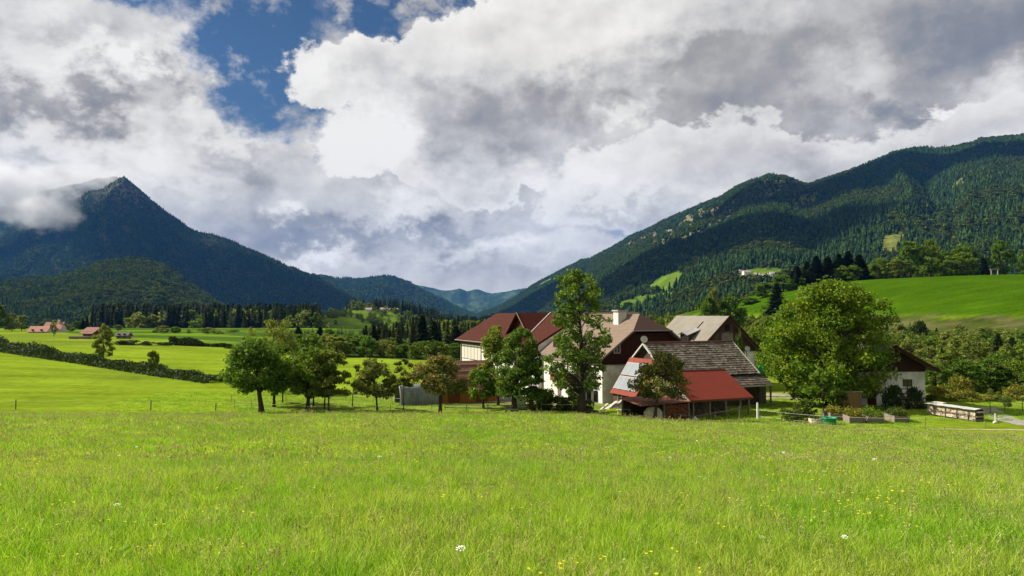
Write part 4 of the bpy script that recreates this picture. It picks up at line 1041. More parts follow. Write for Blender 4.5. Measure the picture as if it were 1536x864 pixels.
# ---- tunnel of tarpaulin
def tarp_tunnel():
    u0, u1, v0, w, H = -22.9, -18.3, 5.6, 3.0, 2.35
    z0 = gfr(-20, 7) - .05; h = root('tarpaulin_tunnel', 'grey green tarpaulin tunnel with a dark open end', 'shelter', fr(-20, 7, z0))
    arc = [(v0 + w / 2 - w / 2 * math.copysign(abs(math.cos(a)) ** .85, math.cos(a)), z0 + H * math.sin(a) ** .9) for a in np.linspace(0, math.pi, 17)]
    mb = MB()
    for i in range(16):
        (a, b), (c, d) = arc[i], arc[i + 1]
        for k in range(6):
            s0 = u0 + (u1 - u0) * k / 6; s1 = u0 + (u1 - u0) * (k + 1) / 6
            mb.poly([fr(s0, a, b), fr(s1, a, b), fr(s1, c, d), fr(s0, c, d)])
    cov = mb.build('cover', mat('tarpaulin', (.10, .125, .11), .55, col2=(.19, .21, .19), vscale=1.6, stretch=(1, 1, .3), spec=.35), h)
    mb = MB()
    for s in (u0 - .02, u1):
        mb = MB(); mb.tube([fr(s, a, b + .02) for a, b in arc], .07, 6); mb.build('hoop', M_TRIM, h)
    mb = MB(); mb.poly([fr(u1 - .05, a, b) for a, b in arc]); mb.build('end_sheet', M_BLACK, h)
    mb = MB(); mb.box(fr, u0 + .6, u1 - .3, v0 + .35, v0 + w - .35, z0 - .1, z0 + 1.5); tag(mb.build('stored_goods', M_BLACK), 'dark goods stored inside the tarpaulin tunnel', 'goods')
tarp_tunnel()

# ---- small white house on the right
def cottage():
    Y0 = 84.0; x0, x1 = 39.0, 46.75; xm = (x0 + x1) / 2; f = lambda a, b, c: Vector((a, Y0 + b, c)); g = -9.6
    h = root('cottage', 'small white house with dark timber gable beyond the big round tree', 'house', (xm, Y0 + 4.5, gz(xm, Y0 + 4.5)))
    ft = lambda p, a, z: f(p, a, z)
    part_poly('wall', M_WHITE2, h, [(x0, g), (x1, g), (x1, -4.9), (x0, -4.9)], ft, 0, 9)
    sl = .575; rz = -1.86; e = rz - sl * 4.95
    part_poly('timber_gable', mat('dark_gable', (.045, .020, .014), .95, col2=(.03, .014, .01), vscale=6, stretch=(4, 4, .3)), h, [(x0 - .03, -4.9), (x1 + .03, -4.9), (x1 + .03, rz - sl * 3.95 - .15), (xm, rz - .15), (x0 - .03, rz - sl * 3.95 - .15)], ft, -.08, 9)
    mb = MB(); mb.slab([f(xm - 4.95, -1.2, e), f(xm - .01, -1.2, rz), f(xm - .01, 9.6, rz), f(xm - 4.95, 9.6, e)], .18); mb.build('roof', mat('grey_tiles', (.22, .20, .17), .9, var=.2), h)
    mb = MB(); mb.slab([f(xm + 4.95, -1.2, e), f(xm + 4.95, 9.6, e), f(xm + .01, 9.6, rz), f(xm + .01, -1.2, rz)], .18); mb.build('roof_slope', MATS['grey_tiles'], h)
    mb = MB(); mb.slab([f(xm + 5.0, -1.3, e + .03), f(xm + 5.0, -1.2, e + .03), f(xm, -1.2, rz + .03), f(xm, -1.3, rz + .03)], .28); mb.slab([f(xm - 5.0, -1.3, e + .03), f(xm, -1.3, rz + .03), f(xm, -1.2, rz + .03), f(xm - 5.0, -1.2, e + .03)], .28); mb.build('verge_board', M_DARKWOOD, h)
    xw = at(1353, 500, Y0).x; xv = at(1366.5, 500, Y0).x; zt = at(1360, 569, Y0).z; zb = at(1360, 579.5, Y0).z
    mb = MB(); fb = lambda a, b, c: f(a, b, c)
    for bx in ((xw, xv, -.07, -.003, zb, zb + .08), (xw, xv, -.07, -.003, zt - .08, zt), (xw, xw + .08, -.07, -.003, zb + .08, zt - .08), (xv - .08, xv, -.07, -.003, zb + .08, zt - .08), ((xw + xv) / 2 - .03, (xw + xv) / 2 + .03, -.07, -.003, zb + .08, zt - .08)): mb.box(fb, *bx)
    w = mb.build('window', mat('dark_frame', (.05, .035, .03), .8), h); mb = MB(); mb.box(fb, xw + .08, xv - .08, -.04, -.004, zb + .08, zt - .08); mb.build('pane', M_GLASS, w)
    mb = MB(); mb.box(fb, x0 + 1.2, x0 + 2.2, -.05, -.003, g, -7.0); mb.build('door', M_DARKWOOD, h)
cottage()
# ------------------------------------------------------------------ trees
LEAF_DARK = leaf_mat('leaf_dark', (.058, .120, .016), (.105, .170, .022), (1.25, 1.3, .5, .33), .35, .1, .45)
LEAF_MID = leaf_mat('leaf_mid', (0.085, 0.152, 0.017), (0.140, 0.195, 0.024), (1.25, 1.3, .5, .36), .35, .1, .4)
LEAF_OLIVE = leaf_mat('leaf_olive', (.115, .165, .030), (.180, .190, .045), (1.25, 1.2, .6, .33), .38, .1, .5)
LEAF_RUST = leaf_mat('leaf_rust', (.105, .150, .026), (.195, .165, .050), (1.2, 1.1, .7, .30), .40, .1, .6)
LEAF_WALNUT = leaf_mat('leaf_walnut', (.088, .170, .014), (.165, .225, .018), (1.25, 1.3, .4, .34), .32, .1, .28)
LEAF_PEAR = leaf_mat('leaf_pear', (.072, .135, .020), (.130, .185, .030), (1.2, 1.3, .5, .32), .38, .1, .5)
LEAF_LIGHT = leaf_mat('leaf_light', (0.116, 0.171, 0.027), (0.183, 0.207, 0.039), (1.2, 1.2, .6, .36), .3, .1, .4)
NEEDLE = leaf_mat('needles', (.020, .038, .012), (.036, .056, .016), (1.1, 1.2, .6, .12), .3, .2, .5)
LARCH = leaf_mat('larch_needles', (.050, .075, .022), (.075, .095, .028), (1.1, 1.2, .6, .2), .3, .15, .5)
BUSHG = leaf_mat('bush_leaf', (.050, .082, .014), (.095, .118, .022), (1.2, 1.3, .5, .33), .35, .15, .6)
HEDGEG = leaf_mat('hedge_leaf', (.024, .044, .010), (.042, .064, .013), (1.1, 1.2, .5, .2), .35, .1, .6)
BUSHY = leaf_mat('yellow_leaf', (.13, .15, .02), (.21, .19, .03), (1.2, 1.2, .5, .33), .3, .15, .6)

def leaves(cen, size, r, asp=.55, up=.3):
    n = len(cen); N = r.normal(size=(n, 3)); N[:, 2] += up; N /= np.linalg.norm(N, axis=1)[:, None]
    T = np.cross(N, r.normal(size=(n, 3))); T /= np.linalg.norm(T, axis=1)[:, None] + 1e-9; B = np.cross(N, T)
    s = (size * r.uniform(.6, 1.35, n))[:, None]
    V = np.concatenate([cen - T * s, cen + B * s * asp, cen + T * s, cen - B * s * asp]); i = np.arange(n)
    return V, np.stack([i, i + n, i + 2 * n, i + 3 * n], 1)
PROF = {
    'round': lambda t: np.clip(1 - np.abs(2 * t - .92) ** 2.3 / 1.2, .05, 1) ** .6,
    'wide': lambda t: np.clip(1 - np.abs(2.0 * t - .75) ** 2.6 / 1.9, .05, 1) ** .6,
    'oval': lambda t: np.clip(1 - np.abs(2 * t - .85) ** 2.0 / 1.35, .04, 1) ** .6,
    'column': lambda t: np.clip(1 - np.abs(2 * t - .8) ** 3.5 / 2.2, .08, 1) ** .6,
    'pear': lambda t: np.interp(t, [0, .08, .25, .42, .58, .72, .86, .96, 1], [.45, .74, .92, .96, .90, .74, .60, .46, .14]),
    'umbrella': lambda t: np.interp(t, [0, .12, .35, .6, .85, 1], [.62, .92, 1.0, .85, .55, .2]),
}
def make_tree(name, H, W, base, prof, n_clump, n_leaf, leaf, lm, seed, trunk_r=.2, lean=(0, 0), hollow=.45, lumps=.28, clump_r=.11, off=(0, 0), dirs=None, fork=None):
    """trunk, limbs and a crown of leaf sprays; returns (wood mesh, crown mesh); H height, W crown width, base = height of the crown's foot"""
    r = np.random.default_rng(seed); rr = random.Random(seed)
    pf = PROF[prof]; wood = MB()
    top = base + (H - base) * .86
    ax = lambda z: Vector((lean[0] * z / H + off[0] * max(0, (z - base) / (H - base)) + .16 * trunk_r * math.sin(z * 1.3 + seed), lean[1] * z / H + off[1] * max(0, (z - base) / (H - base)) + .2 * trunk_r * math.sin(z * 1.1 + 2 * seed), z))
    zs = np.linspace(0, top, 12)
    wood.tube([ax(z) + Vector((0, 0, -.15 if i == 0 else 0)) for i, z in enumerate(zs)], [trunk_r * (1.45 if i == 0 else 1.12 if i == 1 else 1) * (1 - .88 * (z / top) ** 1.1) for i, z in enumerate(zs)], 9)
    C_, Rd = [], []
    ph = r.random(6) * 6.28
    tries = 0
    while len(C_) < n_clump and tries < 4000:
        tries += 1
        t = r.random() ** .92; th = r.random() * 6.2832
        R_ = W / 2 * float(pf(np.array(t))) * (1 + lumps * (math.sin(2 * th + ph[0]) * .5 + math.sin(3 * th + ph[1] + 5 * t) * .5 + .6 * math.sin(7 * t + ph[2] + th)))
        f = math.sqrt(r.uniform(hollow ** 2, 1.0))
        z = base + (H - base) * (t * .96 + .02)
        a = ax(min(z, H)); p = Vector((a.x + R_ * f * math.cos(th), a.y + R_ * f * math.sin(th), z))
        cr = W * clump_r * r.uniform(.7, 1.3)
        if any((p - q).length < .55 * cr for q in C_): continue
        C_.append(p); Rd.append(cr)
    for p, cr in zip(C_, Rd):
        d = math.hypot(p.x - ax(p.z).x, p.y - ax(p.z).y); zb = max(base * rr.uniform(.82, 1.35), min(top * .96, p.z - .75 * d - .1)); s = ax(zb)
        m_ = s.lerp(p, .5) + Vector((rr.uniform(-.06, .06) * d, rr.uniform(-.06, .06) * d, .10 * d))
        r0 = max(.016, trunk_r * (.34 if n_clump < 120 else .20) * (1 - .7 * zb / top)) 
        wood.tube([s, s.lerp(m_, .55), m_, m_.lerp(p, .6), p], [r0, r0 * .8, r0 * .6, r0 * .4, .008], 5, False)
    w = np.array(Rd) ** 1.6; cnt = np.maximum(6, (n_leaf * w / w.sum()).astype(int)); P = []
    for p, cr, n in zip(C_, Rd, cnt):
        d = r.normal(size=(n, 3)); d /= np.linalg.norm(d, axis=1)[:, None]
        rad = cr * r.uniform(0.15, 1.0, n) ** .55 * (1 + .30 * np.sin(d @ r.normal(size=3) * 3 + r.random() * 6))
        q = d * rad[:, None] * np.array([1.15, 1.15, .78]); q[:, 2] -= .12 * (q[:, 0] ** 2 + q[:, 1] ** 2) / max(cr, .1)
        P.append(q + np.array(p))
    P = np.concatenate(P); V, F = leaves(P, leaf, r)
    wm = bpy.data.meshes.new('trunk'); wm.from_pydata(wood.v, [], wood.f); wm.polygons.foreach_set('use_smooth', np.ones(len(wm.polygons), bool)); wm.materials.append(M_BARK)
    return wm, mesh_np('crown', V, F, lm)
def make_conifer(H, W, seed, lm, n=900, base=.06, droop=.25, sparse=1.0):
    r = np.random.default_rng(seed); wood = MB(); wood.tube([(0, 0, -.2), (0, 0, H * .5), (0, 0, H * .98)], [.018 * H, .011 * H, .01], 7)
    t = r.random(n) ** 1.25; z = H * (base + (1 - base) * t); R_ = W / 2 * (1 - t) ** .85 * (.72 + .5 * r.random(n)) + .04 * W
    tier = .5 + .5 * np.sin(z / H * 60 + r.random() * 6); R_ = R_ * (.72 + .28 * tier)
    th = r.random(n) * 6.2832; k = 4; P = []; 
    for j in range(k):
        f = (j + .6) / k; P.append(np.stack([R_ * f * np.cos(th), R_ * f * np.sin(th), z - R_ * f * droop + r.normal(0, .01 * H, n)], 1))
    P = np.concatenate(P); th4 = np.tile(th, k); s = W * .055 * r.uniform(.7, 1.4, len(P)) * (1.3 - .5 * np.tile(t, k))
    D = np.stack([np.cos(th4), np.sin(th4), np.full(len(P), -droop)], 1); S = np.stack([-np.sin(th4), np.cos(th4), r.normal(0, .3, len(P))], 1)
    V = np.concatenate([P - D * s[:, None] * 1.5, P + S * s[:, None] * .75, P + D * s[:, None] * 1.5, P - S * s[:, None] * .75]); i = np.arange(len(P))
    wm = bpy.data.meshes.new('trunk'); wm.from_pydata(wood.v, [], wood.f); wm.materials.append(M_BARK)
    return wm, mesh_np('crown', V, np.stack([i, i + len(P), i + 2 * len(P), i + 3 * len(P)], 1), lm)

def put_tree(name, label, meshes, px, Y, sxy=1.0, sz=1.0, rz=0.0, cat='tree', group=None, dz=0.0, x=None):
    x = at(px, 500, Y).x if x is None else x
    h = root(name, label, cat, (x, Y, gz(x, Y) - .05 + dz), group, rz); h.scale = (sxy, sxy, sz)
    for nm, me in zip(('trunk', 'crown'), meshes):
        if me is not None: o = bpy.data.objects.new(nm, me); link(o, h)
    return h
def top_h(px, py, Y):
    """how tall a thing standing at distance Y is, if the photograph shows its tip at (px, py)"""
    p = at(px, py, Y); return p.z - gz(p.x, Y)
mpx = lambda n, Y: n * Y / FPX

# orchard and farm trees: (name, label, trunk px, distance, crown top py, crown foot py, crown width px, profile, leaf material, clumps, leaves, leaf size, trunk radius, lean, crown shift px, seed)
ORCHARD = [
 ('fruit_tree', 'large dark fruit tree with leaning trunk at the open end of the orchard', 393, 76, 510, 588, 104, 'round', LEAF_DARK, 70, 13000, .17, .27, (-.6, 0), -4, 1),
 ('fruit_tree', 'fruit tree with forked trunk just behind the leaning orchard tree', 412, 82, 518, 590, 70, 'round', LEAF_DARK, 40, 7000, .17, .16, (.2, 0), 4, 2),
 ('tall_tree', 'tall thin open crowned tree standing up behind the orchard', 410, 99, 473, 560, 78, 'oval', LEAF_LIGHT, 34, 4200, .17, .18, (0, 0), 0, 3),
 ('fruit_tree', 'slim trunked fruit tree between the leaning tree and the twin trunks', 425, 86, 545, 590, 45, 'round', LEAF_MID, 24, 3200, .16, .09, (.1, 0), 3, 4),
 ('fruit_tree', 'thick trunked fruit tree with bright top in mid orchard', 463, 77, 520, 594, 78, 'round', LEAF_MID, 54, 9500, .17, .22, (.1, 0), -2, 5),
 ('fruit_tree', 'small dark fruit tree directly behind the thick trunked orchard tree', 471, 83, 548, 592, 50, 'round', LEAF_DARK, 24, 3400, .16, .10, (0, 0), 4, 6),
 ('fruit_tree', 'thin fruit tree with curved trunk near the twin light trees', 487, 80, 540, 592, 46, 'oval', LEAF_MID, 26, 3600, .16, .09, (.3, 0), 0, 7),
 ('fruit_tree', 'light green fruit tree with straight trunk closing the first orchard clump', 494, 77, 524, 594, 62, 'oval', LEAF_LIGHT, 44, 7000, .15, .09, (0, 0), 0, 8),
 ('fruit_tree', 'spindly half bare young tree alone in the orchard gap', 529, 83, 548, 590, 30, 'oval', LEAF_OLIVE, 14, 900, .14, .06, (.3, 0), 2, 9),
 ('fruit_tree', 'broad olive green apple tree beside the tarpaulin tunnel', 567, 79, 540, 594, 78, 'umbrella', LEAF_OLIVE, 46, 7000, .15, .11, (-.5, 0), -2, 10),
 ('fruit_tree', 'straight young tree with pole thin stem before the tarpaulin tunnel', 606, 77, 536, 582, 40, 'oval', LEAF_OLIVE, 24, 2600, .15, .06, (0, 0), 2, 11),
 ('apple_tree', 'reddish apple tree with stout dark trunk before the orange board wall', 661, 75, 536, 586, 92, 'umbrella', LEAF_RUST, 58, 9000, .15, .19, (-.2, 0), 3, 12),
 ('fruit_tree', 'low green fruit tree with twin stems by the white annex', 725, 83, 556, 596, 60, 'umbrella', LEAF_MID, 32, 4600, .15, .13, (-.2, 0), -4, 13),
 ('pear_tree', 'tall light green pear tree rising before the white wing', 747, 85, 490, 592, 66, 'oval', LEAF_LIGHT, 56, 9000, .16, .15, (0, 0), -4, 14),
 ('pear_tree', 'broad pear tree with thick forked trunk beside the pale storage box', 771, 79, 492, 592, 84, 'oval', LEAF_PEAR, 66, 11500, .16, .30, (.3, 0), 8, 15),
 ('fruit_tree', 'dense dark round fruit tree with thin trunk left of the shrub border', 797, 77, 542, 596, 60, 'round', LEAF_DARK, 40, 7000, .16, .12, (0, 0), -2, 16),
 ('pear_tree', 'tallest tree, a slender ragged pear in front of the white farmhouse', 873, 75, 402, 590, 132, 'pear', LEAF_PEAR, 175, 13500, .165, .36, (-.2, 0), -2, 17),
 ('apple_tree', 'reddish leaning apple tree in front of the solar collectors', 981, 71, 531, 596, 88, 'umbrella', LEAF_RUST, 54, 8000, .145, .17, (.7, 0), 2, 18),
 ('walnut_tree', 'huge round walnut tree beside the garden beds', 1243, 84, 421, 600, 190, 'round', LEAF_WALNUT, 270, 56000, .185, .42, (0, 0), 3, 19),
 ('young_tree', 'young tree with thin red stem under the edge of the walnut', 1233, 75.5, 556, 596, 62, 'umbrella', LEAF_MID, 26, 3600, .17, .08, (0, 0), 0, 20),
]
for (nm, lab, px, Y, pt, pf_, wpx, prof, lm, nc, nl, ls, tr, lean, sh, sd_) in ORCHARD:
    H = top_h(px, pt, Y); x = at(px, 500, Y).x; g0 = gz(x, Y); bz = max(.6, at(px, pf_, Y).z - g0)
    kw = {}
    if nm == 'walnut_tree': wpx = 186; kw = dict(clump_r=.080, hollow=.42, lumps=.24)
    if prof == 'pear': kw = dict(clump_r=.062, hollow=.12, lumps=.34)
    put_tree(nm, lab, make_tree(nm, H, mpx(wpx, Y) * .87, bz, prof, int(nc * 1.15), int(nl * .9), ls * .95, lm, sd_, tr, (lean[0], lean[1]), off=(mpx(sh, Y), 0), **kw), px, Y)

# shared crowns for trees farther off (unit sizes, scaled when placed)
GEN = {}
def gen(kind):
    if kind not in GEN:
        k, s = kind[:-1], int(kind[-1])
        GEN[kind] = {'round': lambda: make_tree('g', 10, 8.4, 1.6, 'round', 60, 5200, .30, LEAF_MID, 50 + s, .25),
                     'dark': lambda: make_tree('g', 10, 8.0, 1.2, 'round', 60, 5600, .30, LEAF_DARK, 60 + s, .25),
                     'light': lambda: make_tree('g', 10, 6.4, 1.2, 'oval', 46, 3600, .30, LEAF_LIGHT, 70 + s, .2),
                     'slim': lambda: make_tree('g', 10, 3.6, 1.6, 'column', 40, 2600, .26, LEAF_LIGHT, 80 + s, .13, hollow=.2),
                     'olive': lambda: make_tree('g', 10, 7.0, 1.0, 'oval', 46, 3600, .30, LEAF_OLIVE, 85 + s, .2),
                     'spruce': lambda: make_conifer(10, 3.6, 90 + s, NEEDLE, 1000),
                     'fir': lambda: make_conifer(10, 4.6, 100 + s, NEEDLE, 1000, .03),
                     'larch': lambda: make_conifer(10, 3.2, 110 + s, LARCH, 520, .12),
                     'bush': lambda: make_tree('g', 2, 2.6, .05, 'wide', 34, 1700, .13, BUSHG, 120 + s, .05, clump_r=.15),
                     'hedge': lambda: make_tree('g', 2, 3.0, .02, 'wide', 40, 2200, .14, HEDGEG, 130 + s, .05, clump_r=.16),
                     'gold': lambda: make_tree('g', 2, 2.6, .05, 'wide', 34, 1500, .12, BUSHY, 140 + s, .05, clump_r=.15)}[k]()
    return GEN[kind]
GH = lambda kind: 2.0 if kind[:-1] in ('bush', 'hedge', 'gold') else 10.0
GW = {'round': 8.4, 'dark': 8, 'light': 6.4, 'slim': 3.6, 'olive': 7, 'spruce': 2.7, 'fir': 3.7, 'larch': 2.6, 'bush': 2.9, 'hedge': 3.3, 'gold': 2.9}
TURN = random.Random(77)
def grow(nm, lab, kind, px, Y, pt, wpx, cat='tree', group=None):
    """a tree of a shared kind, standing at px / distance, tip at row pt, crown wpx wide in the photograph"""
    H = top_h(px, pt, Y); put_tree(nm, lab, gen(kind), px, Y, mpx(wpx, Y) / GW[kind[:-1]], H / GH(kind), TURN.uniform(0, 6.28), cat, group)

# beyond the hedge on the left: scattered trees along the far field
for a in [
 ('broadleaf_tree', 'light green tree growing out of the long hedge', 'light1', 156, base_Y(156, 541), 488, 30),
 ('tree', 'small upright dark tree alone in the bright field beside the pink roofed farm', 'slim2', 81, base_Y(81, 505), 480, 10),
 ('broadleaf_tree', 'pale tree behind the row of clipped bushes, nearest the dark wood', 'light2', 244, 300, 488, 17),
 ('broadleaf_tree', 'dark round tree among the clipped bushes', 'dark1', 263, 300, 490, 18),
 ('broadleaf_tree', 'slender light tree above the long clipped hedge', 'slim1', 283, 290, 494, 9),
 ('broadleaf_tree', 'grey green slim tree behind the long clipped hedge', 'slim3', 299, 330, 493, 9),
 ('broadleaf_tree', 'bright oval tree, taller of the close pair by the long clipped hedge', 'light1', 312, 290, 491, 20),
 ('broadleaf_tree', 'olive oval tree, lower of the close pair by the long clipped hedge', 'olive1', 328, 290, 496, 16),
 ('broadleaf_tree', 'pale wide tree where the long clipped hedge ends', 'light3', 350, 310, 494, 18),
 ('broadleaf_tree', 'small dark tree at the first gap of the clipped bushes', 'dark2', 209, 300, 500, 7),
 ('broadleaf_tree', 'low dark tree at the second gap of the clipped bushes', 'dark1', 225, 295, 503, 9),
 ('broadleaf_tree', 'dark tree touching the pale tree behind the clipped bushes', 'dark3', 233, 305, 495, 11),
 ('broadleaf_tree', 'large black green tree at the far edge of the bright field', 'dark2', -6, 330, 455, 34),
 ('broadleaf_tree', 'olive tree beside the black green tree at the field edge', 'olive1', 18, 330, 470, 20),
 ('broadleaf_tree', 'pale round tree between the field edge and the pink roof', 'light2', 32, 340, 472, 17),
 ('broadleaf_tree', 'green tree against the pink roof', 'round1', 96, 330, 485, 16),
 ('broadleaf_tree', 'autumn tinted tree between the pink roof and the red barn', 'olive2', 106, 330, 490, 13),
 ('spruce_tree', 'dark spruce behind the red barn', 'fir1', 130, 380, 474, 9),
 ('spruce_tree', 'dark spruce between the two distant farms', 'fir2', 124, 380, 478, 10),
 ('broadleaf_tree', 'dark tree behind the pink roofed farm', 'dark1', 62, 380, 484, 11),
 ('broadleaf_tree', 'dark tree above the autumn tinted tree', 'dark3', 115, 380, 482, 12),
 ('broadleaf_tree', 'grey pale tree behind the red barn', 'light3', 177, 330, 487, 12)]:
    grow(*a)
# tree belt behind the meadow in the middle
for a in [
 ('broadleaf_tree', 'bright light green round tree in the belt behind the orchard', 'light2', 505, 176, 503, 40),
 ('broadleaf_tree', 'pale round tree over the light fruit trees', 'light1', 466, 190, 503, 28),
 ('broadleaf_tree', 'dense black green round tree in the middle belt', 'dark2', 540, 178, 503, 44),
 ('spruce_tree', 'dark spruce rising above the middle belt', 'spruce1', 561, 195, 488, 24),
 ('broadleaf_tree', 'dark broad tree between spruces in the middle belt', 'dark1', 522, 200, 500, 30),
 ('larch_tree', 'pale trunked larch with thin needles in the middle belt', 'larch1', 598, 178, 489, 17),
 ('larch_tree', 'tallest thin larch of the middle belt', 'larch2', 619, 180, 475, 18),
 ('spruce_tree', 'tall dark spruce beside the thin larch', 'spruce2', 633, 186, 473, 33),
 ('spruce_tree', 'broad dark spruce behind the bright round bush', 'fir1', 650, 196, 481, 36),
 ('larch_tree', 'grey green larch near the white wing', 'larch1', 671, 180, 482, 18),
 ('spruce_tree', 'dark spruce close to the white panels of the wing', 'spruce3', 684, 190, 488, 30),
 ('broadleaf_tree', 'olive tree filling the belt below the larches', 'olive1', 582, 175, 510, 30),
 ('broadleaf_tree', 'dark low tree at the foot of the larches', 'dark3', 606, 172, 516, 30),
 ('broadleaf_tree', 'dark tree behind the bright round bush', 'dark2', 634, 176, 512, 32),
 ('broadleaf_tree', 'bright glossy round bushy tree at the corner of the white wing', 'bush1', 652, 160, 513, 50),
 ('broadleaf_tree', 'dark tree beside the white panels', 'dark1', 682, 165, 515, 28),
 ('spruce_tree', 'small pointed spruce left of the dark round tree', 'fir2', 447, 230, 489, 21),
 ('spruce_tree', 'pointed spruce below the knoll meadow', 'fir2', 480, 260, 490, 19),
 ('broadleaf_tree', 'dark tree below the knoll meadow', 'dark1', 494, 255, 494, 18),
 ('larch_tree', 'slim larch beyond the middle belt', 'larch2', 576, 210, 487, 14)]:
    grow(*a)
# the wooded rim of the hill on the right
for a in [
 ('spruce_tree', 'lone dark spruce standing in the sloping strip of meadow', 'fir1', 1166, 300, 425, 31),
 ('spruce_tree', 'leftmost tall spruce of the dark clump on the hill rim', 'spruce1', 1196, 372, 399, 29),
 ('spruce_tree', 'narrow black spruce in the hill rim clump', 'spruce2', 1212, 376, 392, 24),
 ('spruce_tree', 'tall spruce with ragged tip in the hill rim clump', 'spruce3', 1226, 370, 384, 31),
 ('spruce_tree', 'dense spruce at the middle of the hill rim clump', 'fir2', 1243, 374, 385, 34),
 ('spruce_tree', 'twin tipped spruce near the light walnut top', 'spruce1', 1260, 372, 381, 29),
 ('spruce_tree', 'highest spruce of the hill rim clump', 'spruce2', 1274, 372, 377, 31),
 ('spruce_tree', 'last spruce where the clump meets the pasture crest', 'spruce3', 1291, 368, 382, 31),
 ('broadleaf_tree', 'dark tree filling the gap under the rim spruces', 'dark1', 1282, 362, 398, 26),
 ('broadleaf_tree', 'green tree at the end of the pasture crest', 'round1', 1320, 345, 388, 28),
 ('broadleaf_tree', 'lighter green tree with bright leaves on the crest', 'light1', 1345, 340, 388, 28),
 ('broadleaf_tree', 'tallest broad dark tree on the crest', 'dark2', 1366, 345, 363, 44),
 ('broadleaf_tree', 'tall oval tree behind the broad dark crest tree', 'round2', 1396, 355, 361, 32),
 ('broadleaf_tree', 'dark tree between two groups on the crest', 'dark3', 1418, 360, 376, 30),
 ('broadleaf_tree', 'broad dark crest tree behind the pasture hollow', 'dark1', 1450, 358, 367, 38),
 ('broadleaf_tree', 'low wide green tree in front of the crest row', 'round1', 1446, 332, 380, 44),
 ('spruce_tree', 'small spruce between the crest row and the timber frame', 'fir1', 1477, 345, 387, 21),
 ('broadleaf_tree', 'tall round tree beside the timber frame', 'dark2', 1502, 350, 361, 32),
 ('broadleaf_tree', 'dark tree at the end of the crest', 'dark3', 1545, 350, 372, 30)]:
    grow(*a)
# the shaded trees on the flank behind the barn
for a in [
 ('broadleaf_tree', 'dark oval tree behind the barn ridge', 'dark1', 1062, 240, 446, 34),
 ('broadleaf_tree', 'grey brown tree behind the barn ridge', 'olive1', 1070, 260, 434, 26),
 ('broadleaf_tree', 'broad dark tree on the flank below the village', 'dark2', 1096, 262, 445, 44),
 ('broadleaf_tree', 'dark tree climbing the flank above the barn gable', 'dark3', 1124, 345, 446, 32),
 ('broadleaf_tree', 'tall dark tree above the sloping strip of meadow', 'dark1', 1145, 356, 424, 30),
 ('broadleaf_tree', 'dark wide tree high on the flank', 'dark2', 1176, 362, 412, 34),
 ('broadleaf_tree', 'pale olive tree beside the barn gable', 'olive2', 1112, 150, 489, 26),
 ('broadleaf_tree', 'light bushy tree between the barn and the walnut', 'light3', 1134, 130, 484, 40),
 ('broadleaf_tree', 'green tree half hidden by the edge of the walnut', 'round2', 1150, 118, 478, 44),
 ('broadleaf_tree', 'light green treetop behind the farmhouse ridge', 'light1', 1004, 170, 472, 22),
 ('broadleaf_tree', 'green treetop in the dip between farmhouse and barn', 'round1', 990, 175, 478, 24)]:
    grow(*a)
# the thicket behind the cottage
for a in [
 ('broadleaf_tree', 'dark dense tree right behind the cottage corner', 'dark1', 1402, 95, 548, 44),
 ('broadleaf_tree', 'dark green tree behind the firewood stack', 'dark2', 1440, 97, 540, 46),
 ('broadleaf_tree', 'black green tree at the heart of the thicket', 'dark3', 1482, 98, 538, 48),
 ('broadleaf_tree', 'fresh green tree at the end of the thicket', 'round1', 1524, 96, 542, 50),
 ('spruce_tree', 'tall spruce standing in the thicket', 'spruce1', 1497, 135, 500, 26),
 ('spruce_tree', 'second spruce in the thicket, shorter and broader', 'fir2', 1518, 140, 506, 26),
 ('broadleaf_tree', 'thin bare topped tree in the thicket', 'slim1', 1448, 138, 508, 16),
 ('broadleaf_tree', 'thin pale tree rising above the cottage roof', 'slim2', 1414, 140, 512, 16),
 ('broadleaf_tree', 'olive tree above the cottage eave', 'olive1', 1392, 135, 520, 40),
 ('broadleaf_tree', 'light tree behind the spruces of the thicket', 'light2', 1470, 150, 512, 36),
 ('broadleaf_tree', 'light olive tree behind the cottage ridge', 'olive2', 1366, 145, 508, 40),
 ('broadleaf_tree', 'pale green tree at the foot of the rough slope', 'light1', 1430, 155, 506, 40),
 ('broadleaf_tree', 'green tree at the thicket edge beyond the spruces', 'round2', 1548, 135, 510, 50),
 ('broadleaf_tree', 'slender bushy tree between the thicket spruces', 'light3', 1508, 128, 516, 24)]:
    grow(*a)
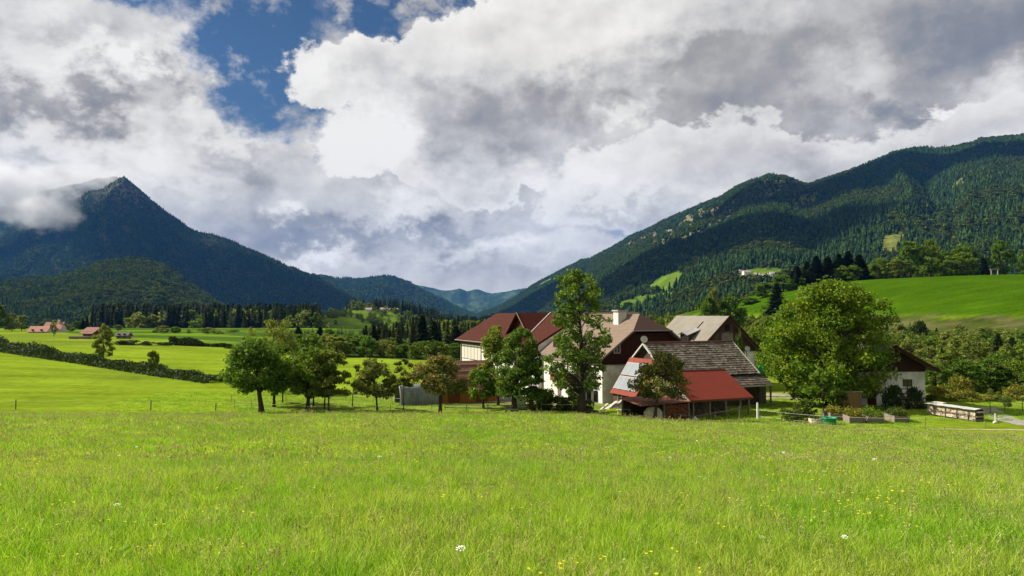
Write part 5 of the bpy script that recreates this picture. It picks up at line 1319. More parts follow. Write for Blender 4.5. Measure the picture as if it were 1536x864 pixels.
# bushes
for a in [
 ('bush', 'round shrub standing in the bright field beyond the hedge', 'bush1', 230, base_Y(230, 547), 527, 18),
 ('bush', 'clipped dark bush, wide one at the start of the row', 'hedge1', 190, base_Y(190, 517), 510, 34),
 ('bush', 'clipped dark bush between the first two gaps of the row', 'hedge2', 220, base_Y(220, 518), 512, 20),
 ('bush', 'clipped dark bush before the long clipped hedge', 'hedge1', 245, base_Y(245, 518), 513, 20),
 ('bush', 'clipped bush on the rise behind the row', 'hedge2', 252, 330, 507, 24),
 ('bush', 'small rounded bush where the far field gate opens', 'hedge1', 345, base_Y(345, 523), 519, 14),
 ('bush', 'golden yellow bush behind the firewood stack', 'gold1', 1414, 88, 578, 40),
 ('bush', 'tall golden shrub leaning out of the thicket', 'gold2', 1438, 90, 562, 30),
 ('bush', 'yellow green bush beside the tall golden shrub', 'gold1', 1452, 87, 584, 36),
 ('bush', 'low yellow green bush at the thicket foot', 'gold2', 1478, 88, 592, 34),
 ('bush', 'rounded yellow green bush by the road end', 'gold1', 1526, 88, 578, 40),
 ('bush', 'grey green bush along the thicket foot', 'bush2', 1500, 87, 594, 30),
 ('bush', 'pale bush at the cottage corner', 'bush1', 1394, 88, 592, 20),
 ('bush', 'near black bush against the cottage wall', 'hedge2', 1370, 80.5, 583, 30),
 ('bush', 'green shrub at the start of the border below the porch', 'bush1', 806, 80, 588, 34),
 ('bush', 'tall green shrub under the farmhouse window', 'bush2', 817, 81, 584, 30),
 ('bush', 'olive shrub in the border below the porch door', 'bush1', 837, 80, 594, 26),
 ('bush', 'olive shrub in the border before the porch opening', 'bush2', 857, 80, 592, 30),
 ('bush', 'light shrub beside the trunk of the tallest tree', 'bush1', 882, 79, 600, 20),
 ('bush', 'dark round shrub behind the orchard grass', 'hedge1', 519, 100, 586, 24),
 ('bush', 'green creeper bush on the end of the shingle roof', 'bush1', 1109, 96, 503, 16),
 ('bush', 'dark scrub bush on the rough slope, larger of two', 'hedge1', 1378, 205, 482, 26),
 ('bush', 'dark scrub bush on the rough slope, lower of two', 'hedge2', 1352, 202, 490, 18),
 ('bush', 'leafy vegetable bush beside the green tub', 'bush2', 1190, 71.5, 612, 40),
 ('bush', 'tall leafy garden shrub behind the stone ring', 'bush1', 1208, 74, 600, 38),
 ('bush', 'climbing shrub on the reed panel', 'bush2', 1262, 74.6, 588, 22),
 ('bush', 'dark climbing bush on the slatted trellis', 'hedge1', 1338, 79, 578, 26),
 ('bush', 'small shrub by the grass strip near the road', 'bush1', 1509, 82, 598, 12)]:
    grow(a[0], a[1], a[2], a[3], a[4], a[5], a[6], 'bush')
# two long hedges
def hedge(name, label, pts, h, w, n, leaf, lm, seed):
    r = np.random.default_rng(seed); P = []
    seg = [Vector(p) for p in pts]; L = [(seg[i + 1] - seg[i]).length for i in range(len(seg) - 1)]; tot = sum(L)
    s = r.random(n) * tot; cum = np.concatenate([[0], np.cumsum(L)]); k = np.clip(np.searchsorted(cum, s) - 1, 0, len(L) - 1)
    t = (s - cum[k]) / np.array(L)[k]; A = np.array([p[:] for p in seg]); B = A[k] + (A[k + 1] - A[k]) * t[:, None]
    hh = h * (.25 + 1.3 * fbm(s / 5.0, s * 0 + seed, seed, 4, .65)) * np.clip(1.45 - 1.1 * s / tot, .3, 1.3)
    th = r.random(n) * math.pi; rad = r.uniform(.35, 1.0, n) ** .6
    d = np.stack([-(A[-1] - A[0])[1] / tot * np.ones(n), (A[-1] - A[0])[0] / tot * np.ones(n)], 1)
    off = np.cos(th) * rad * w / 2
    X = B[:, 0] + d[:, 0] * off + r.normal(0, .12, n); Y = B[:, 1] + d[:, 1] * off + r.normal(0, .12, n)
    Z = ground_z(X, Y) + np.sin(th) * rad * hh
    V, F = leaves(np.stack([X, Y, Z], 1), leaf, r); b = np.array(seg[0][:])
    o = link(bpy.data.objects.new(name, mesh_np(name, V - b, F, lm))); o.location = b
    return tag(o, label, 'hedge')
hp = [at(a, b, base_Y(a, b)) for a, b in ((-90, 508), (0, 526), (60, 535), (150, 548), (240, 562), (328, 574))]
hedge('hedge', 'long unclipped dark hedge running down between the two left meadows', [(p.x, p.y, gz(p.x, p.y)) for p in hp], 3.2, 4.6, 40000, .19, HEDGEG, 5)
hp = [at(255, 515, base_Y(255, 517.5)), at(300, 515, base_Y(300, 519.5)), at(346, 515, base_Y(346, 521))]
hedge('hedge', 'long clipped dark hedge at the far edge of the bright field', [(p.x, p.y, gz(p.x, p.y)) for p in hp], 2.0, 2.6, 5000, .24, HEDGEG, 6)

# woods seen as one mass on the valley floor
def wood_belt(name, label, region, n, size, deci, seed, coll=None):
    r = np.random.default_rng(seed); x0, x1, y0, y1, test = region
    X = r.uniform(x0, x1, n * 4); Y = r.uniform(y0, y1, n * 4); k = test(X, Y); X, Y = X[k][:n], Y[k][:n]; n = len(X)
    Z = ground_z(X, Y); d = fbm(X / 60, Y / 60, seed, 3) + r.normal(0, .07, n)
    pick = np.where(d > np.quantile(d, 1 - deci), r.integers(5, 9, n), r.integers(0, 5, n)); h = (size(X, Y, Z) if callable(size) else size) * r.uniform(.7, 1.2, n) * np.where(pick > 4, .8, 1)
    return scatter(name, label, np.stack([X, Y, Z - .3], 1), np.stack([h * r.uniform(.8, 1.25, n)] * 2 + [h], 1), pick, r.random(n) * 6.28, coll or FARWOOD)
NEARWOOD = proto_collection('belt_tree', [make_conifer(1.0, .34, 201, NEEDLE, 420)[1], make_conifer(1.0, .40, 202, NEEDLE, 420)[1], make_conifer(1.0, .32, 203, NEEDLE, 420)[1], make_conifer(1.0, .36, 204, NEEDLE, 420)[1], make_conifer(1.0, .30, 205, LARCH, 260)[1]] +
                            [make_tree('g', 1.0, .82, .06, 'round', 40, 1500, .045, lm, 210 + i, .02)[1] for i, lm in enumerate((LEAF_DARK, LEAF_MID, LEAF_LIGHT, LEAF_OLIVE))])
pxy = lambda X, Y: 768 + FPX * X / Y
wood_belt('woods', 'dark wood across the valley floor below the pointed mountain', (-700, 0, 440, 1000, lambda X, Y: (pxy(X, Y) > 138) & (pxy(X, Y) < 480) & (Y > 470 + 40 * np.sin(X / 50) + 60 * (pxy(X, Y) < 200))), 3400, lambda X, Y, Z: np.clip(.0066 * Y + 1.7 - Z, 6, 28), .12, 31, NEARWOOD)
wood_belt('woods', 'undergrowth and young trees filling the middle belt', (-90, 10, 166, 330, lambda X, Y: (pxy(X, Y) > 428) & (pxy(X, Y) < 720)), 520, lambda X, Y, Z: np.clip(1.7 - Z - .031 * Y + 1.2 * np.sin(X / 9), 2.5, 9), .8, 37, NEARWOOD)
wood_belt('woods', 'dark trees closing the middle belt behind the larches', (-60, 0, 196, 280, lambda X, Y: (pxy(X, Y) > 545) & (pxy(X, Y) < 735)), 210, lambda X, Y, Z: 1.7 - Z - .015 * Y, .45, 42, NEARWOOD)
wood_belt('woods', 'woodland strip at the foot of the valley beyond the middle belt', (-300, 60, 400, 860, lambda X, Y: (pxy(X, Y) > 600) & (pxy(X, Y) < 800)), 900, lambda X, Y, Z: np.clip(-.0075 * Y + 1.7 - Z, 5, 24), .35, 32, NEARWOOD)
wood_belt('woods', 'low wood below the meadow of the valley knoll', (-420, -60, 420, 900, lambda X, Y: (pxy(X, Y) > 380) & (pxy(X, Y) < 600)), 900, lambda X, Y, Z: np.clip(-.028 * Y + 1.7 - Z, 2, 14), .85, 38, NEARWOOD)
wood_belt('woods', 'wood on the back of the valley knoll', (-330, 60, 1090, 1300, lambda X, Y: (pxy(X, Y) > 520) & (pxy(X, Y) < 700)), 420, 17, .3, 33, NEARWOOD)
wood_belt('woods', 'orchard strips on the valley knoll', (-330, -60, 960, 1080, lambda X, Y: (fbm(X / 30, Y / 12, 3, 2) > .55) & (pxy(X, Y) > 455) & (pxy(X, Y) < 620)), 150, 9, .9, 34, NEARWOOD)
wood_belt('woods', 'wood on the far side of the farm below the ridge', (40, 330, 430, 760, lambda X, Y: (pxy(X, Y) > 860) & (pxy(X, Y) < 1240)), 1100, lambda X, Y, Z: np.clip(1.7 - Z + Y * np.interp(pxy(X, Y), [860, 1020, 1060, 1240], [-.002, -.001, .018, .045]), 4, 20), .62, 35, NEARWOOD)
wood_belt('woods', 'wood behind the crest of the hill', (120, 460, 385, 520, lambda X, Y: (pxy(X, Y) > 1195) & (pxy(X, Y) < 1420)), 260, 11, .5, 36, NEARWOOD)
wood_belt('thicket', 'dense bushes and saplings filling the thicket behind the cottage', (50, 130, 91, 150, lambda X, Y: (pxy(X, Y) > 1388) & (pxy(X, Y) < 1680)), 900, lambda X, Y, Z: 1.3 + .028 * (Y - 90), .92, 39, NEARWOOD)
wood_belt('woods', 'dark trees closing the rim of the hill behind the spruces', (125, 185, 366, 390, lambda X, Y: (pxy(X, Y) > 1184) & (pxy(X, Y) < 1310)), 70, 8.5, .5, 40, NEARWOOD)
# scrub and young growth on the rough slope
def scrub():
    r = np.random.default_rng(41); n = 9000; X = r.uniform(55, 260, n); Y = r.uniform(120, 320, n)
    rr = np.sqrt(((X - 232) / 122) ** 2 + ((Y - 372) / 150) ** 2) + .12 * (fbm(X / 9, Y / 9, 31, 3) - .5)
    p = pxy(X, Y); dens = sstep(rr, 1.20, 1.5) * (.10 + sstep(fbm(X / 10, Y / 8, 51, 3), .42, .62)) * (p > 1290) * (p < 1640)
    dens2 = sstep(rr, .98, 1.2) * (p > 1075) * (p < 1300) * (Y > 135) * .9
    k = r.random(n) < np.maximum(dens * .7, dens2) * .55; X, Y, rr = X[k], Y[k], rr[k]; n = len(X)
    h = (1.2 + 3.6 * sstep(rr, 1.08, 1.45)) * r.uniform(.5, 1.2, n)
    pick = np.where(r.random(n) < .16, r.integers(0, 5, n), r.integers(5, 9, n)); pick = np.where(r.random(n) < .25, 7, pick)
    scatter('scrub', 'scrub and young trees growing over the rough slope', np.stack([X, Y, ground_z(X, Y) - .1], 1), np.stack([h * r.uniform(.8, 1.4, n)] * 2 + [h], 1), pick, r.random(n) * 6.28, NEARWOOD)
scrub()
# ------------------------------------------------------------------ road and yard surfaces
def ribbon(name, label, pts, widths, m_, lift=.02):
    V = []; F = []; P = [Vector((a, b, 0)) for a, b in pts]; n = len(P)
    fine = []
    for i in range(n - 1):
        for k in range(8): fine.append((P[i].lerp(P[i + 1], k / 8), widths[i] + (widths[i + 1] - widths[i]) * k / 8))
    fine.append((P[-1], widths[-1]))
    for i, (p, w) in enumerate(fine):
        d = (fine[min(i + 1, len(fine) - 1)][0] - fine[max(i - 1, 0)][0]).normalized(); s = Vector((-d.y, d.x, 0))
        for k in range(7):
            q = p + s * w * (k / 6 - .5); q += s * .12 * math.sin(i * 1.7 + k) * (k in (0, 6))
            V.append((q.x, q.y, gz(q.x, q.y) + lift))
    for i in range(len(fine) - 1):
        for k in range(6): a = i * 7 + k; F.append((a, a + 1, a + 8, a + 7))
    o = link(bpy.data.objects.new(name, mesh_np(name, V, F, m_, True))); return tag(o, label, None, None, 'structure')
M_GRAVEL = mat('gravel', (.27, .25, .235), .95, col2=(.20, .185, .17), vscale=1.5, detail=8, bump=.4, bscale=25)
M_TAN = mat('worn_earth', (.33, .27, .18), .95, col2=(.22, .20, .10), vscale=1.2, detail=8)
ribbon('gravel_road', 'grey gravel road coming in past the firewood stack', [(74, 66.2), (60, 66.6), (52, 67.2), (47.6, 69.0), (48.5, 74), (52, 82)], [4.2, 3.6, 3.4, 2.6, 2.2, 2.0], M_GRAVEL)
ribbon('path', 'worn tan verge along the gravel road', [(62, 64.0), (50, 64.9), (42, 65.6), (37, 66.0)], [.9, .9, .7, .3], M_TAN, .025)
ribbon('path', 'brown gravel yard under the walnut tree', [(27, 96), (34, 95), (40, 93), (47, 92)], [7, 6.5, 6, 5], mat('yard_gravel', (.27, .23, .19), .95, col2=(.20, .18, .12), vscale=1.0, detail=7), .03)
ribbon('path', 'worn bare ground between orchard and buildings', [(-10, 91), (-4, 90), (3, 88), (9, 84)], [2.2, 2.4, 3.0, 2.4], M_TAN, .03)
ribbon('path', 'bare earth bed along the field beyond the road', [(56, 73), (66, 72.4), (80, 72)], [1.6, 1.8, 2], mat('bare_earth', (.15, .11, .08), .95, var=.2), .03)

# ------------------------------------------------------------------ fences
M_ROPE = mat('white_rope', (.70, .69, .65), .7)
def fence(name, label, posts, heights, ropes, rope_r=.012, post_r=.05, pm=None, cat='fence', rm=None, lean=0.0):
    p0 = posts[0]; h = root(name, label, cat, (p0[0], p0[1], gz(*p0)))
    rr = random.Random(len(posts) * 7 + int(p0[0])); tops = []
    for (x, y), H in zip(posts, heights):
        z = gz(x, y); lx, ly = rr.uniform(-.05, .05), rr.uniform(-.05, .05); mb = MB()
        mb.tube([(x, y, z - .2), (x + lx * .5, y, z + H * .5), (x + lx, y + ly, z + H)], [post_r, post_r * .96, post_r * .85], 7); mb.build('post', pm or M_GREYPOST, h); tops.append(Vector((x + lx, y + ly, z)))
    for f in ropes:
        mb = MB()
        for i in range(len(posts) - 1):
            a = tops[i] + Vector((0, 0, heights[i] * f)); b = tops[i + 1] + Vector((0, 0, heights[i + 1] * f)); sag = .012 * (b - a).length
            mb.tube([a, a.lerp(b, .25) - Vector((0, 0, sag * .75)), a.lerp(b, .5) - Vector((0, 0, sag)), a.lerp(b, .75) - Vector((0, 0, sag * .75)), b], rope_r, 5)
        mb.build('rope' if rm is None else 'rail', rm or M_ROPE, h)
    return h
X = lambda px, Y: at(px, 500, Y).x
fence('wire_fence', 'three dark posts with thin wire along the left meadow edge', [(X(-90, 79), 79), (X(26, 79), 79), (X(228, 78), 78), (X(325, 78), 78)], [1.05, 1.05, 1.1, .85], [.9], .006, .055, mat('dark_post', (.06, .05, .04), .95), rm=None)
fence('rope_fence', 'white rope fence on thin posts around the orchard trees', [(X(353, 80), 80), (X(378, 79), 79), (X(470, 74.5), 74.5), (X(587, 75.5), 75.5), (X(648, 77), 77), (X(700, 77.5), 77.5)], [.95, .95, .8, .95, .9, .9], [.9, .4], .009, .03)
fence('rope_fence', 'thin white rope fence running behind the orchard trunks', [(X(349, 86), 86), (X(430, 87), 87), (X(520, 88), 88), (X(600, 84), 84)], [.9, .9, .9, .9], [.9], .009, .03)
fence('rope_fence', 'white rope fence crossing the grass before the garden beds', [(X(1138, 73), 73), (X(1229, 68.6), 68.6), (X(1385, 65.5), 65.5), (X(1475, 67.2), 67.2)], [1.0, .95, 1.15, .7], [.92, .3], .009, .028)
fence('rope_fence', 'rope fence on slim posts below the shrub border', [(X(812, 77), 77), (X(858, 75.5), 75.5), (X(906, 74.5), 74.5), (X(945, 73.5), 73.5)], [1.1, 1.15, 1.15, .9], [.85], .012, .04)
fence('rail_fence', 'low grey wooden rail fence before the orange board wall', [(X(668, 79.5), 79.5), (X(700, 79.2), 79.2), (X(732, 79), 79), (X(760, 79), 79), (X(790, 79.3), 79.3)], [.75, .72, .75, .72, .75], [.92, .5], .045, .05, rm=M_GREYPOST)
fence('pole_fence', 'crooked pole fence leaning before the open red roofed shed', [(X(1012, 71.5), 71.5), (X(1040, 70.8), 70.8), (X(1072, 71.3), 71.3), (X(1108, 73.0), 73.0)], [.75, .55, .9, 1.25], [.88], .04, .05, rm=M_GREYPOST)
fence('wire_fence', 'thin wire fence along the road behind the firewood stack', [(X(1483, 76), 76), (X(1505, 77), 77), (X(1531, 78), 78), (X(1570, 79), 79)], [1.2, 1.1, 1.3, 1.2], [.9, .5], .01, .035, mat('dark_post', (.06, .05, .04), .95))
def white_post():
    x, y = X(1135, 72.5), 72.5; z = gz(x, y); h = root('gate_post', 'tall white post standing alone in the grass by the open shed', 'post', (x, y, z)); mb = MB()
    mb.tube([(x, y, z - .2), (x, y, z + 1.62)], [.10, .09], 10); mb.build('post', mat('white_paint', (.72, .72, .70), .6), h)
    mb = MB(); mb.tube([(x, y, z + 1.62), (x, y, z + 1.70)], [.09, .03], 10); mb.build('cap', M_GUTTER, h)
white_post()
def marker_post():
    x, y = X(1490, 69.5), 69.5; z = gz(x, y); h = root('marker_post', 'thin white post with a pale stone at its foot beside the road', 'post', (x, y, z)); mb = MB()
    mb.tube([(x, y, z - .1), (x, y, z + .95)], [.045, .04], 7); mb.build('post', MATS['white_paint'], h)
    V, F = BALL5; k = 1 + .15 * lump3(V, 1.2, 3)
    o = bpy.data.objects.new('foot_stone', mesh_np('foot_stone', V * k[:, None] * [.2, .17, .15] + [-.1, -.12, .08], F, mat('pale_stone', (.55, .50, .42), .95, var=.15), True)); link(o, h)
marker_post()

# ------------------------------------------------------------------ garden
def raised_bed(px, Y, label, seed, w=1.25, l=2.6, turn=-.1):
    x = X(px, Y); z = gz(x, Y); h = root('raised_bed', label, 'garden bed', (x, Y, z), 'raised garden beds', turn)
    H = .62; rr = random.Random(seed); t = .05
    def bx(name, a0, a1, b0, b1, c0, c1, m_=M_BED):
        mb = MB(); mb.box(lambda a, b, c: Vector((a, b, c)), a0, a1, b0, b1, c0, c1); return mb.build(name, m_, h, base=(0, 0, 0))
    for k in range(4):
        c0 = k * H / 4 + .004; c1 = (k + 1) * H / 4 - .012
        for nm, bb in (('board', (-w / 2, w / 2, -l / 2, -l / 2 + t)), ('board', (-w / 2, w / 2, l / 2 - t, l / 2)), ('board', (-w / 2, -w / 2 + t, -l / 2 + t + .002, l / 2 - t - .002)), ('board', (w / 2 - t, w / 2, -l / 2 + t + .002, l / 2 - t - .002))):
            bx(nm, *bb, c0, c1)
    for sx in (-1, 1):
        for sy in (-1, 1): bx('corner_post', sx * (w / 2 + .03) - .045, sx * (w / 2 + .03) + .045, sy * (l / 2 + .03) - .045, sy * (l / 2 + .03) + .045, -.1, H + .03)
    bx('soil', -w / 2 + t + .004, w / 2 - t - .004, -l / 2 + t + .004, l / 2 - t - .004, 0, H - .08, mat('soil', (.06, .045, .03), 1.0, var=.3))
    r = np.random.default_rng(seed); P = []
    for k in range(16):
        c = np.array([r.uniform(-w * .4, w * .4), r.uniform(-l * .42, l * .42), H + r.uniform(.0, .25)]); P.append(c + r.normal(size=(150, 3)) * [.16, .18, .15 + .1 * r.random()])
    P = np.concatenate(P); P = P[P[:, 2] > H - .1]; V, F = leaves(P, .075, r)
    o = bpy.data.objects.new('plants', mesh_np('plants', V, F, [BUSHG, BUSHY, LEAF_MID][seed % 3])); link(o, h)
M_BED = mat('bed_boards', (.24, .20, .16), .95, col2=(.15, .125, .10), vscale=3, stretch=(1, 1, 6))
raised_bed(1248, 73.2, 'raised bed of grey boards, the one behind the green tub', 1)
raised_bed(1276, 71.0, 'raised bed beside the green tub with tall yellowish leaves', 4)
raised_bed(1304, 71.0, 'raised bed in the middle with rounded light green lettuce', 2)
raised_bed(1342, 71.3, 'raised bed nearest the slatted trellis with bare earth and weeds', 3)
def tub():
    x, y = X(1242.5, 69.3), 69.3; z = gz(x, y); h = root('water_tub', 'round green plastic tub before the raised beds', 'tub', (x, y, z)); n = 28
    prof = [(.50, 0), (.56, .1), (.60, .52), (.66, .56), (.66, .62), (.58, .62), (.54, .12)]; V = []; F = []
    for r_, c in prof: V += [(r_ * math.cos(6.2832 * k / n), r_ * math.sin(6.2832 * k / n), c) for k in range(n)]
    for i in range(len(prof) - 1): F += [(i * n + k, i * n + (k + 1) % n, (i + 1) * n + (k + 1) % n, (i + 1) * n + k) for k in range(n)]
    o = bpy.data.objects.new('shell', mesh_np('shell', V, F, mat('green_plastic', (.008, .23, .11), .4, var=.08, spec=.4), True)); link(o, h)
    mb = MB(); mb.poly([(.545 * math.cos(6.2832 * k / n), .545 * math.sin(6.2832 * k / n), .35) for k in range(n)]); mb.build('water', mat('dark_water', (.015, .03, .02), .1), h, base=(0, 0, 0))
tub()
def ring():
    x, y = X(1221, 70.2), 70.2; z = gz(x, y); n = 26; prof = [(.62, 0), (.64, .42), (.56, .44), (.54, .3)]; V = []; F = []
    h = root('planter_ring', 'low beige concrete planter ring next to the green tub', 'planter', (x, y, z))
    for r_, c in prof: V += [(r_ * math.cos(6.2832 * k / n), r_ * math.sin(6.2832 * k / n), c) for k in range(n)]
    for i in range(3): F += [(i * n + k, i * n + (k + 1) % n, (i + 1) * n + (k + 1) % n, (i + 1) * n + k) for k in range(n)]
    link(bpy.data.objects.new('ring', mesh_np('ring', V, F, mat('beige_concrete', (.42, .37, .27), .95, var=.15), True)), h)
    r = np.random.default_rng(3); P = r.normal(size=(500, 3)) * [.28, .28, .12] + [0, 0, .46]; V, F = leaves(P, .06, r); link(bpy.data.objects.new('plants', mesh_np('plants', V, F, BUSHG)), h)
ring()
def reed_panel():
    Y = 75; x0, x1 = X(1253, Y), X(1290, Y); z = gz((x0 + x1) / 2, Y); h = root('reed_screen', 'brown reed panel hung in a timber frame behind the raised beds', 'screen', ((x0 + x1) / 2, Y, z)); f = lambda a, b, c: Vector((a, Y + b, z + c))
    for xx in (x0, x1 - .1): part('post', M_GREYPOST, h, (xx, xx + .1, -.05, .05, -.1, 2.35), f=f)
    part('beam', M_GREYPOST, h, (x0 - .2, x1 + .2, -.06, .06, 2.352, 2.47), f=f)
    part('reed_mat', grid_mat('reed', (.23, .145, .06), (.17, .105, .045), 1, .05, (1, 0, 0), vertical=True), h, (x0 + .11, x1 - .11, -.02, .02, .35, 2.30), f=f)
reed_panel()
def trellis():
    Y = 80; x0, x1 = X(1326, Y), X(1360, Y); z = gz(x0, Y); h = root('trellis', 'dark slatted trellis standing before the cottage wall', 'trellis', ((x0 + x1) / 2, Y, z)); f = lambda a, b, c: Vector((a, Y + b, z + c)); m_ = mat('dark_slat', (.06, .045, .035), .9)
    for xx in (x0, (x0 + x1) / 2, x1 - .09): part('post', m_, h, (xx, xx + .09, -.045, .045, -.1, 2.5), f=f)
    for c in (.7, 1.2, 1.7, 2.2): part('slat', m_, h, (x0 - .2, x1 + .2, -.075, -.048, c, c + .1), f=f)
trellis()
def firewood_stack():
    h = root('firewood_stack', 'long split firewood stack under grey corrugated sheets by the road', 'firewood', (43.6, 73.2, gz(43.6, 73.2)))
    d = Vector((1.5, -4.4, 0)).normalized(); s = Vector((-d.y, d.x, 0)); c = Vector((43.6, 73.2, 0)); z = gz(43.6, 73.2)
    f = lambda a, b, e: c + d * a + s * b + Vector((0, 0, z + e)); r = random.Random(5); mb = MB()
    e = .12
    while e < 1.05:
        a = -2.7
        while a < 2.55:
            w = r.uniform(.24, .5); k = r.uniform(-.05, .05); mb.box(f, a, a + w - .012, -.50 + k, .5, e, e + .135); a += w
        e += .147
    mb.build('wood', mat('split_wood', (.46, .38, .29), .95, col2=(.30, .245, .185), vscale=6, island=.3), h)
    mb = MB(); mb.box(f, -2.68, 2.6, -.45, .45, .05, 1.0); mb.build('stack_core', mat('dark_log', (.05, .04, .03), 1.0), h)
    for a in (-2.4, -.8, .8, 2.3): part('bearer', M_GREYPOST, h, (a, a + .12, -.55, .55, -.05, .118), f=f)
    for a in (-1.9, -.6, .7, 1.9): part('stake', mat('dark_post', (.06, .05, .04), .95), h, (a, a + .06, -.60, -.54, -.1, 1.0), f=f)
    part('stretcher', mat('dark_post', (.06, .05, .04), .95), h, (-2.3, 2.4, -.64, -.602, .55, .61), f=f)
    mb = MB()
    for k in range(2):
        b0, b1 = ((-.75, .02), (.02, .8))[k]; n = 10
        for j in range(n):
            a0 = -2.95 + 5.75 * j / n; a1 = -2.95 + 5.75 * (j + 1) / n + .0
            q = lambda a, b: f(a, b, 1.24 - .12 * abs(b + .05) + .02 * math.sin(a * 7) + (.012 if k else 0))
            mb.slab([q(a0, b0), q(a1, b0), q(a1, b1), q(a0, b1)], .02)
    mb.build('cover', mat('grey_corrugated', (.45, .46, .44), .55, col2=(.34, .34, .32), vscale=1.5, spec=.4), h)
    part('plank', mat('pale_plank', (.46, .40, .32), .9, var=.15), h, (-2.6, -1.3, .0, .5, 1.26, 1.34), f=f)
    part('end_board', mat('dark_log', (.05, .04, .03), 1.0), h, (2.62, 2.68, -.5, .5, .06, 1.12), f=f)
firewood_stack()

# ------------------------------------------------------------------ things left around the yard
def storage_box():
    Y = 81; x0, x1 = X(774, Y), X(789, Y); z = gz(x0, Y); f = lambda a, b, c: Vector((a, Y + b, z + c)); h = root('storage_box', 'pale grey upright storage box between two orchard trunks', 'box', ((x0 + x1) / 2, Y, z))
    part('body', mat('pale_metal', (.52, .56, .53), .5, var=.06), h, (x0, x1, 0, .9, .08, 1.42), f=f)
    part('lid', mat('pale_metal2', (.58, .61, .58), .5), h, (x0 - .04, x1 + .04, -.04, .94, 1.423, 1.48), f=f)
    part('foot', M_BLACK, h, (x0 + .05, x1 - .05, .05, .85, -.02, .08), f=f)
storage_box()
def garden_bench(name, label, px, Y, w, m_):
    x = X(px, Y); z = gz(x, Y); f = lambda a, b, c: Vector((x + a, Y + b, z + c)); h = root(name, label, 'bench', (x, Y, z))
    for k in range(3): part('seat_plank', m_, h, (-w / 2, w / 2, -.2 + k * .15, -.07 + k * .15, .42, .47), f=f)
    for a in (-w / 2 + .15, w / 2 - .25): part('leg', m_, h, (a, a + .1, -.18, .2, -.05, .418), f=f)
garden_bench('bench', 'dark low plank bench in the shade of the broad pear tree', 767, 75.5, 1.5, mat('dark_plank', (.045, .038, .032), .9, var=.2))
garden_bench('bench', 'pale wooden bench before the plank wall of the solar shed', 932, 77.2, 1.1, mat('pale_plank', (.46, .40, .32), .9, var=.15))
def board_pile():
    x, Y = X(916, 79), 79; z = gz(x, Y); r = random.Random(8); h = root('board_pile', 'slanting pile of pale weathered boards at the farmhouse corner', 'boards', (x, Y, z))
    for k in range(11):
        a = -1.2 + k * .16 + r.uniform(-.05, .05); mb = MB(); p = Vector((x + a, Y + r.uniform(-.3, .3), z + .08 + .04 * k)); q = p + Vector((1.1 + r.uniform(-.2, .3), .5, .65 + r.uniform(-.2, .2)))
        w = Vector((.09, -.10, .02)); t = Vector((0, 0, .05)); mb.hexa([p - w, p + w, q + w, q - w], [p - w + t, p + w + t, q + w + t, q - w + t]); mb.build('board', mat('bleached_board', (.48, .44, .38), .95, col2=(.34, .30, .26), vscale=4), h)
board_pile()
def heap(name, label, cat, px, Y, size, m_, seed, amp=.2):
    V, F = BALL5; k = 1 + amp * lump3(V, 1.3, seed); P = V * k[:, None] * np.array(size); P[:, 2] = np.maximum(P[:, 2], -.15)
    x = X(px, Y); o = link(bpy.data.objects.new(name, mesh_np(name, P, F, m_, True))); o.location = (x, Y, gz(x, Y) + size[2] * .25); return tag(o, label, cat)
heap('sack_heap', 'lumpy heap covered by cream sacking beside the firewood store', 'heap', 978, 71.6, (.95, .45, 1.0), mat('cream_sack', (.58, .53, .42), .95, col2=(.42, .37, .28), vscale=3, bump=.5, bscale=6), 3)
heap('boulder', 'single pale boulder in the grass before the open shed', 'boulder', 1041, 71.6, (.24, .2, .34), mat('pale_stone', (.55, .50, .42), .95, var=.15), 4, .12)
heap('compost_heap', 'dark low heap of cuttings beside the tallest tree trunk', 'heap', 888, 74.6, (.75, .6, .42), mat('cuttings', (.05, .05, .025), 1.0, col2=(.03, .028, .018), vscale=8, bump=1, bscale=9), 6, .25)
def upright_board():
    x, Y = X(957, 76.5), 76.5; z = gz(x, Y); f = lambda a, b, c: Vector((x + a + c * .12, Y + b + c * .15, z + c)); h = root('grey_panel', 'grey green panel leaning beside the sack heap', 'panel', (x, Y, z))
    part('sheet', mat('grey_panel', (.24, .27, .23), .7, var=.15), h, (-.32, .32, 0, .04, 0, 1.05), f=f)
    part('edge_strip', M_GREYPOST, h, (-.36, .36, -.02, .06, 1.053, 1.10), f=f)
upright_board()
def green_bin():
    Y = 87; x = X(1141, Y); f = lambda a, b, c: Vector((x + a, Y + b, c)); zt = at(1141, 549, Y).z; h = root('green_tank', 'bright green water tank on a stand behind the shingle roof', 'tank', (x, Y, gz(x, Y)))
    part('tank', mat('green_tank', (.02, .30, .07), .45, var=.06), h, (-.38, .38, -.38, .38, zt - .95, zt), f=f)
    part('lid', mat('green_tank2', (.015, .22, .05), .45), h, (-.2, .2, -.2, .2, zt + .002, zt + .07), f=f)
    part('stand', M_GREYPOST, h, (-.42, .42, -.42, .42, gz(x, Y) - .1, zt - .953), f=f)
green_bin()
def timber_frame():
    Y = 336; x0, x1 = X(1488.5, Y), X(1499.5, Y); z = gz((x0 + x1) / 2, Y); f = lambda a, b, c: Vector((a, Y + b, z + c)); h = root('timber_frame', 'pale timber gate frame standing on the crest of the pasture', 'frame', ((x0 + x1) / 2, Y, z)); m_ = mat('pale_timber', (.28, .26, .22), .8)
    for a in (x0, x1 - .35): part('post', m_, h, (a, a + .35, -.17, .17, -.2, 3.6), f=f)
    part('beam', m_, h, (x0 - .4, x1 + .4, -.17, .17, 3.602, 4.0), f=f)
timber_frame()

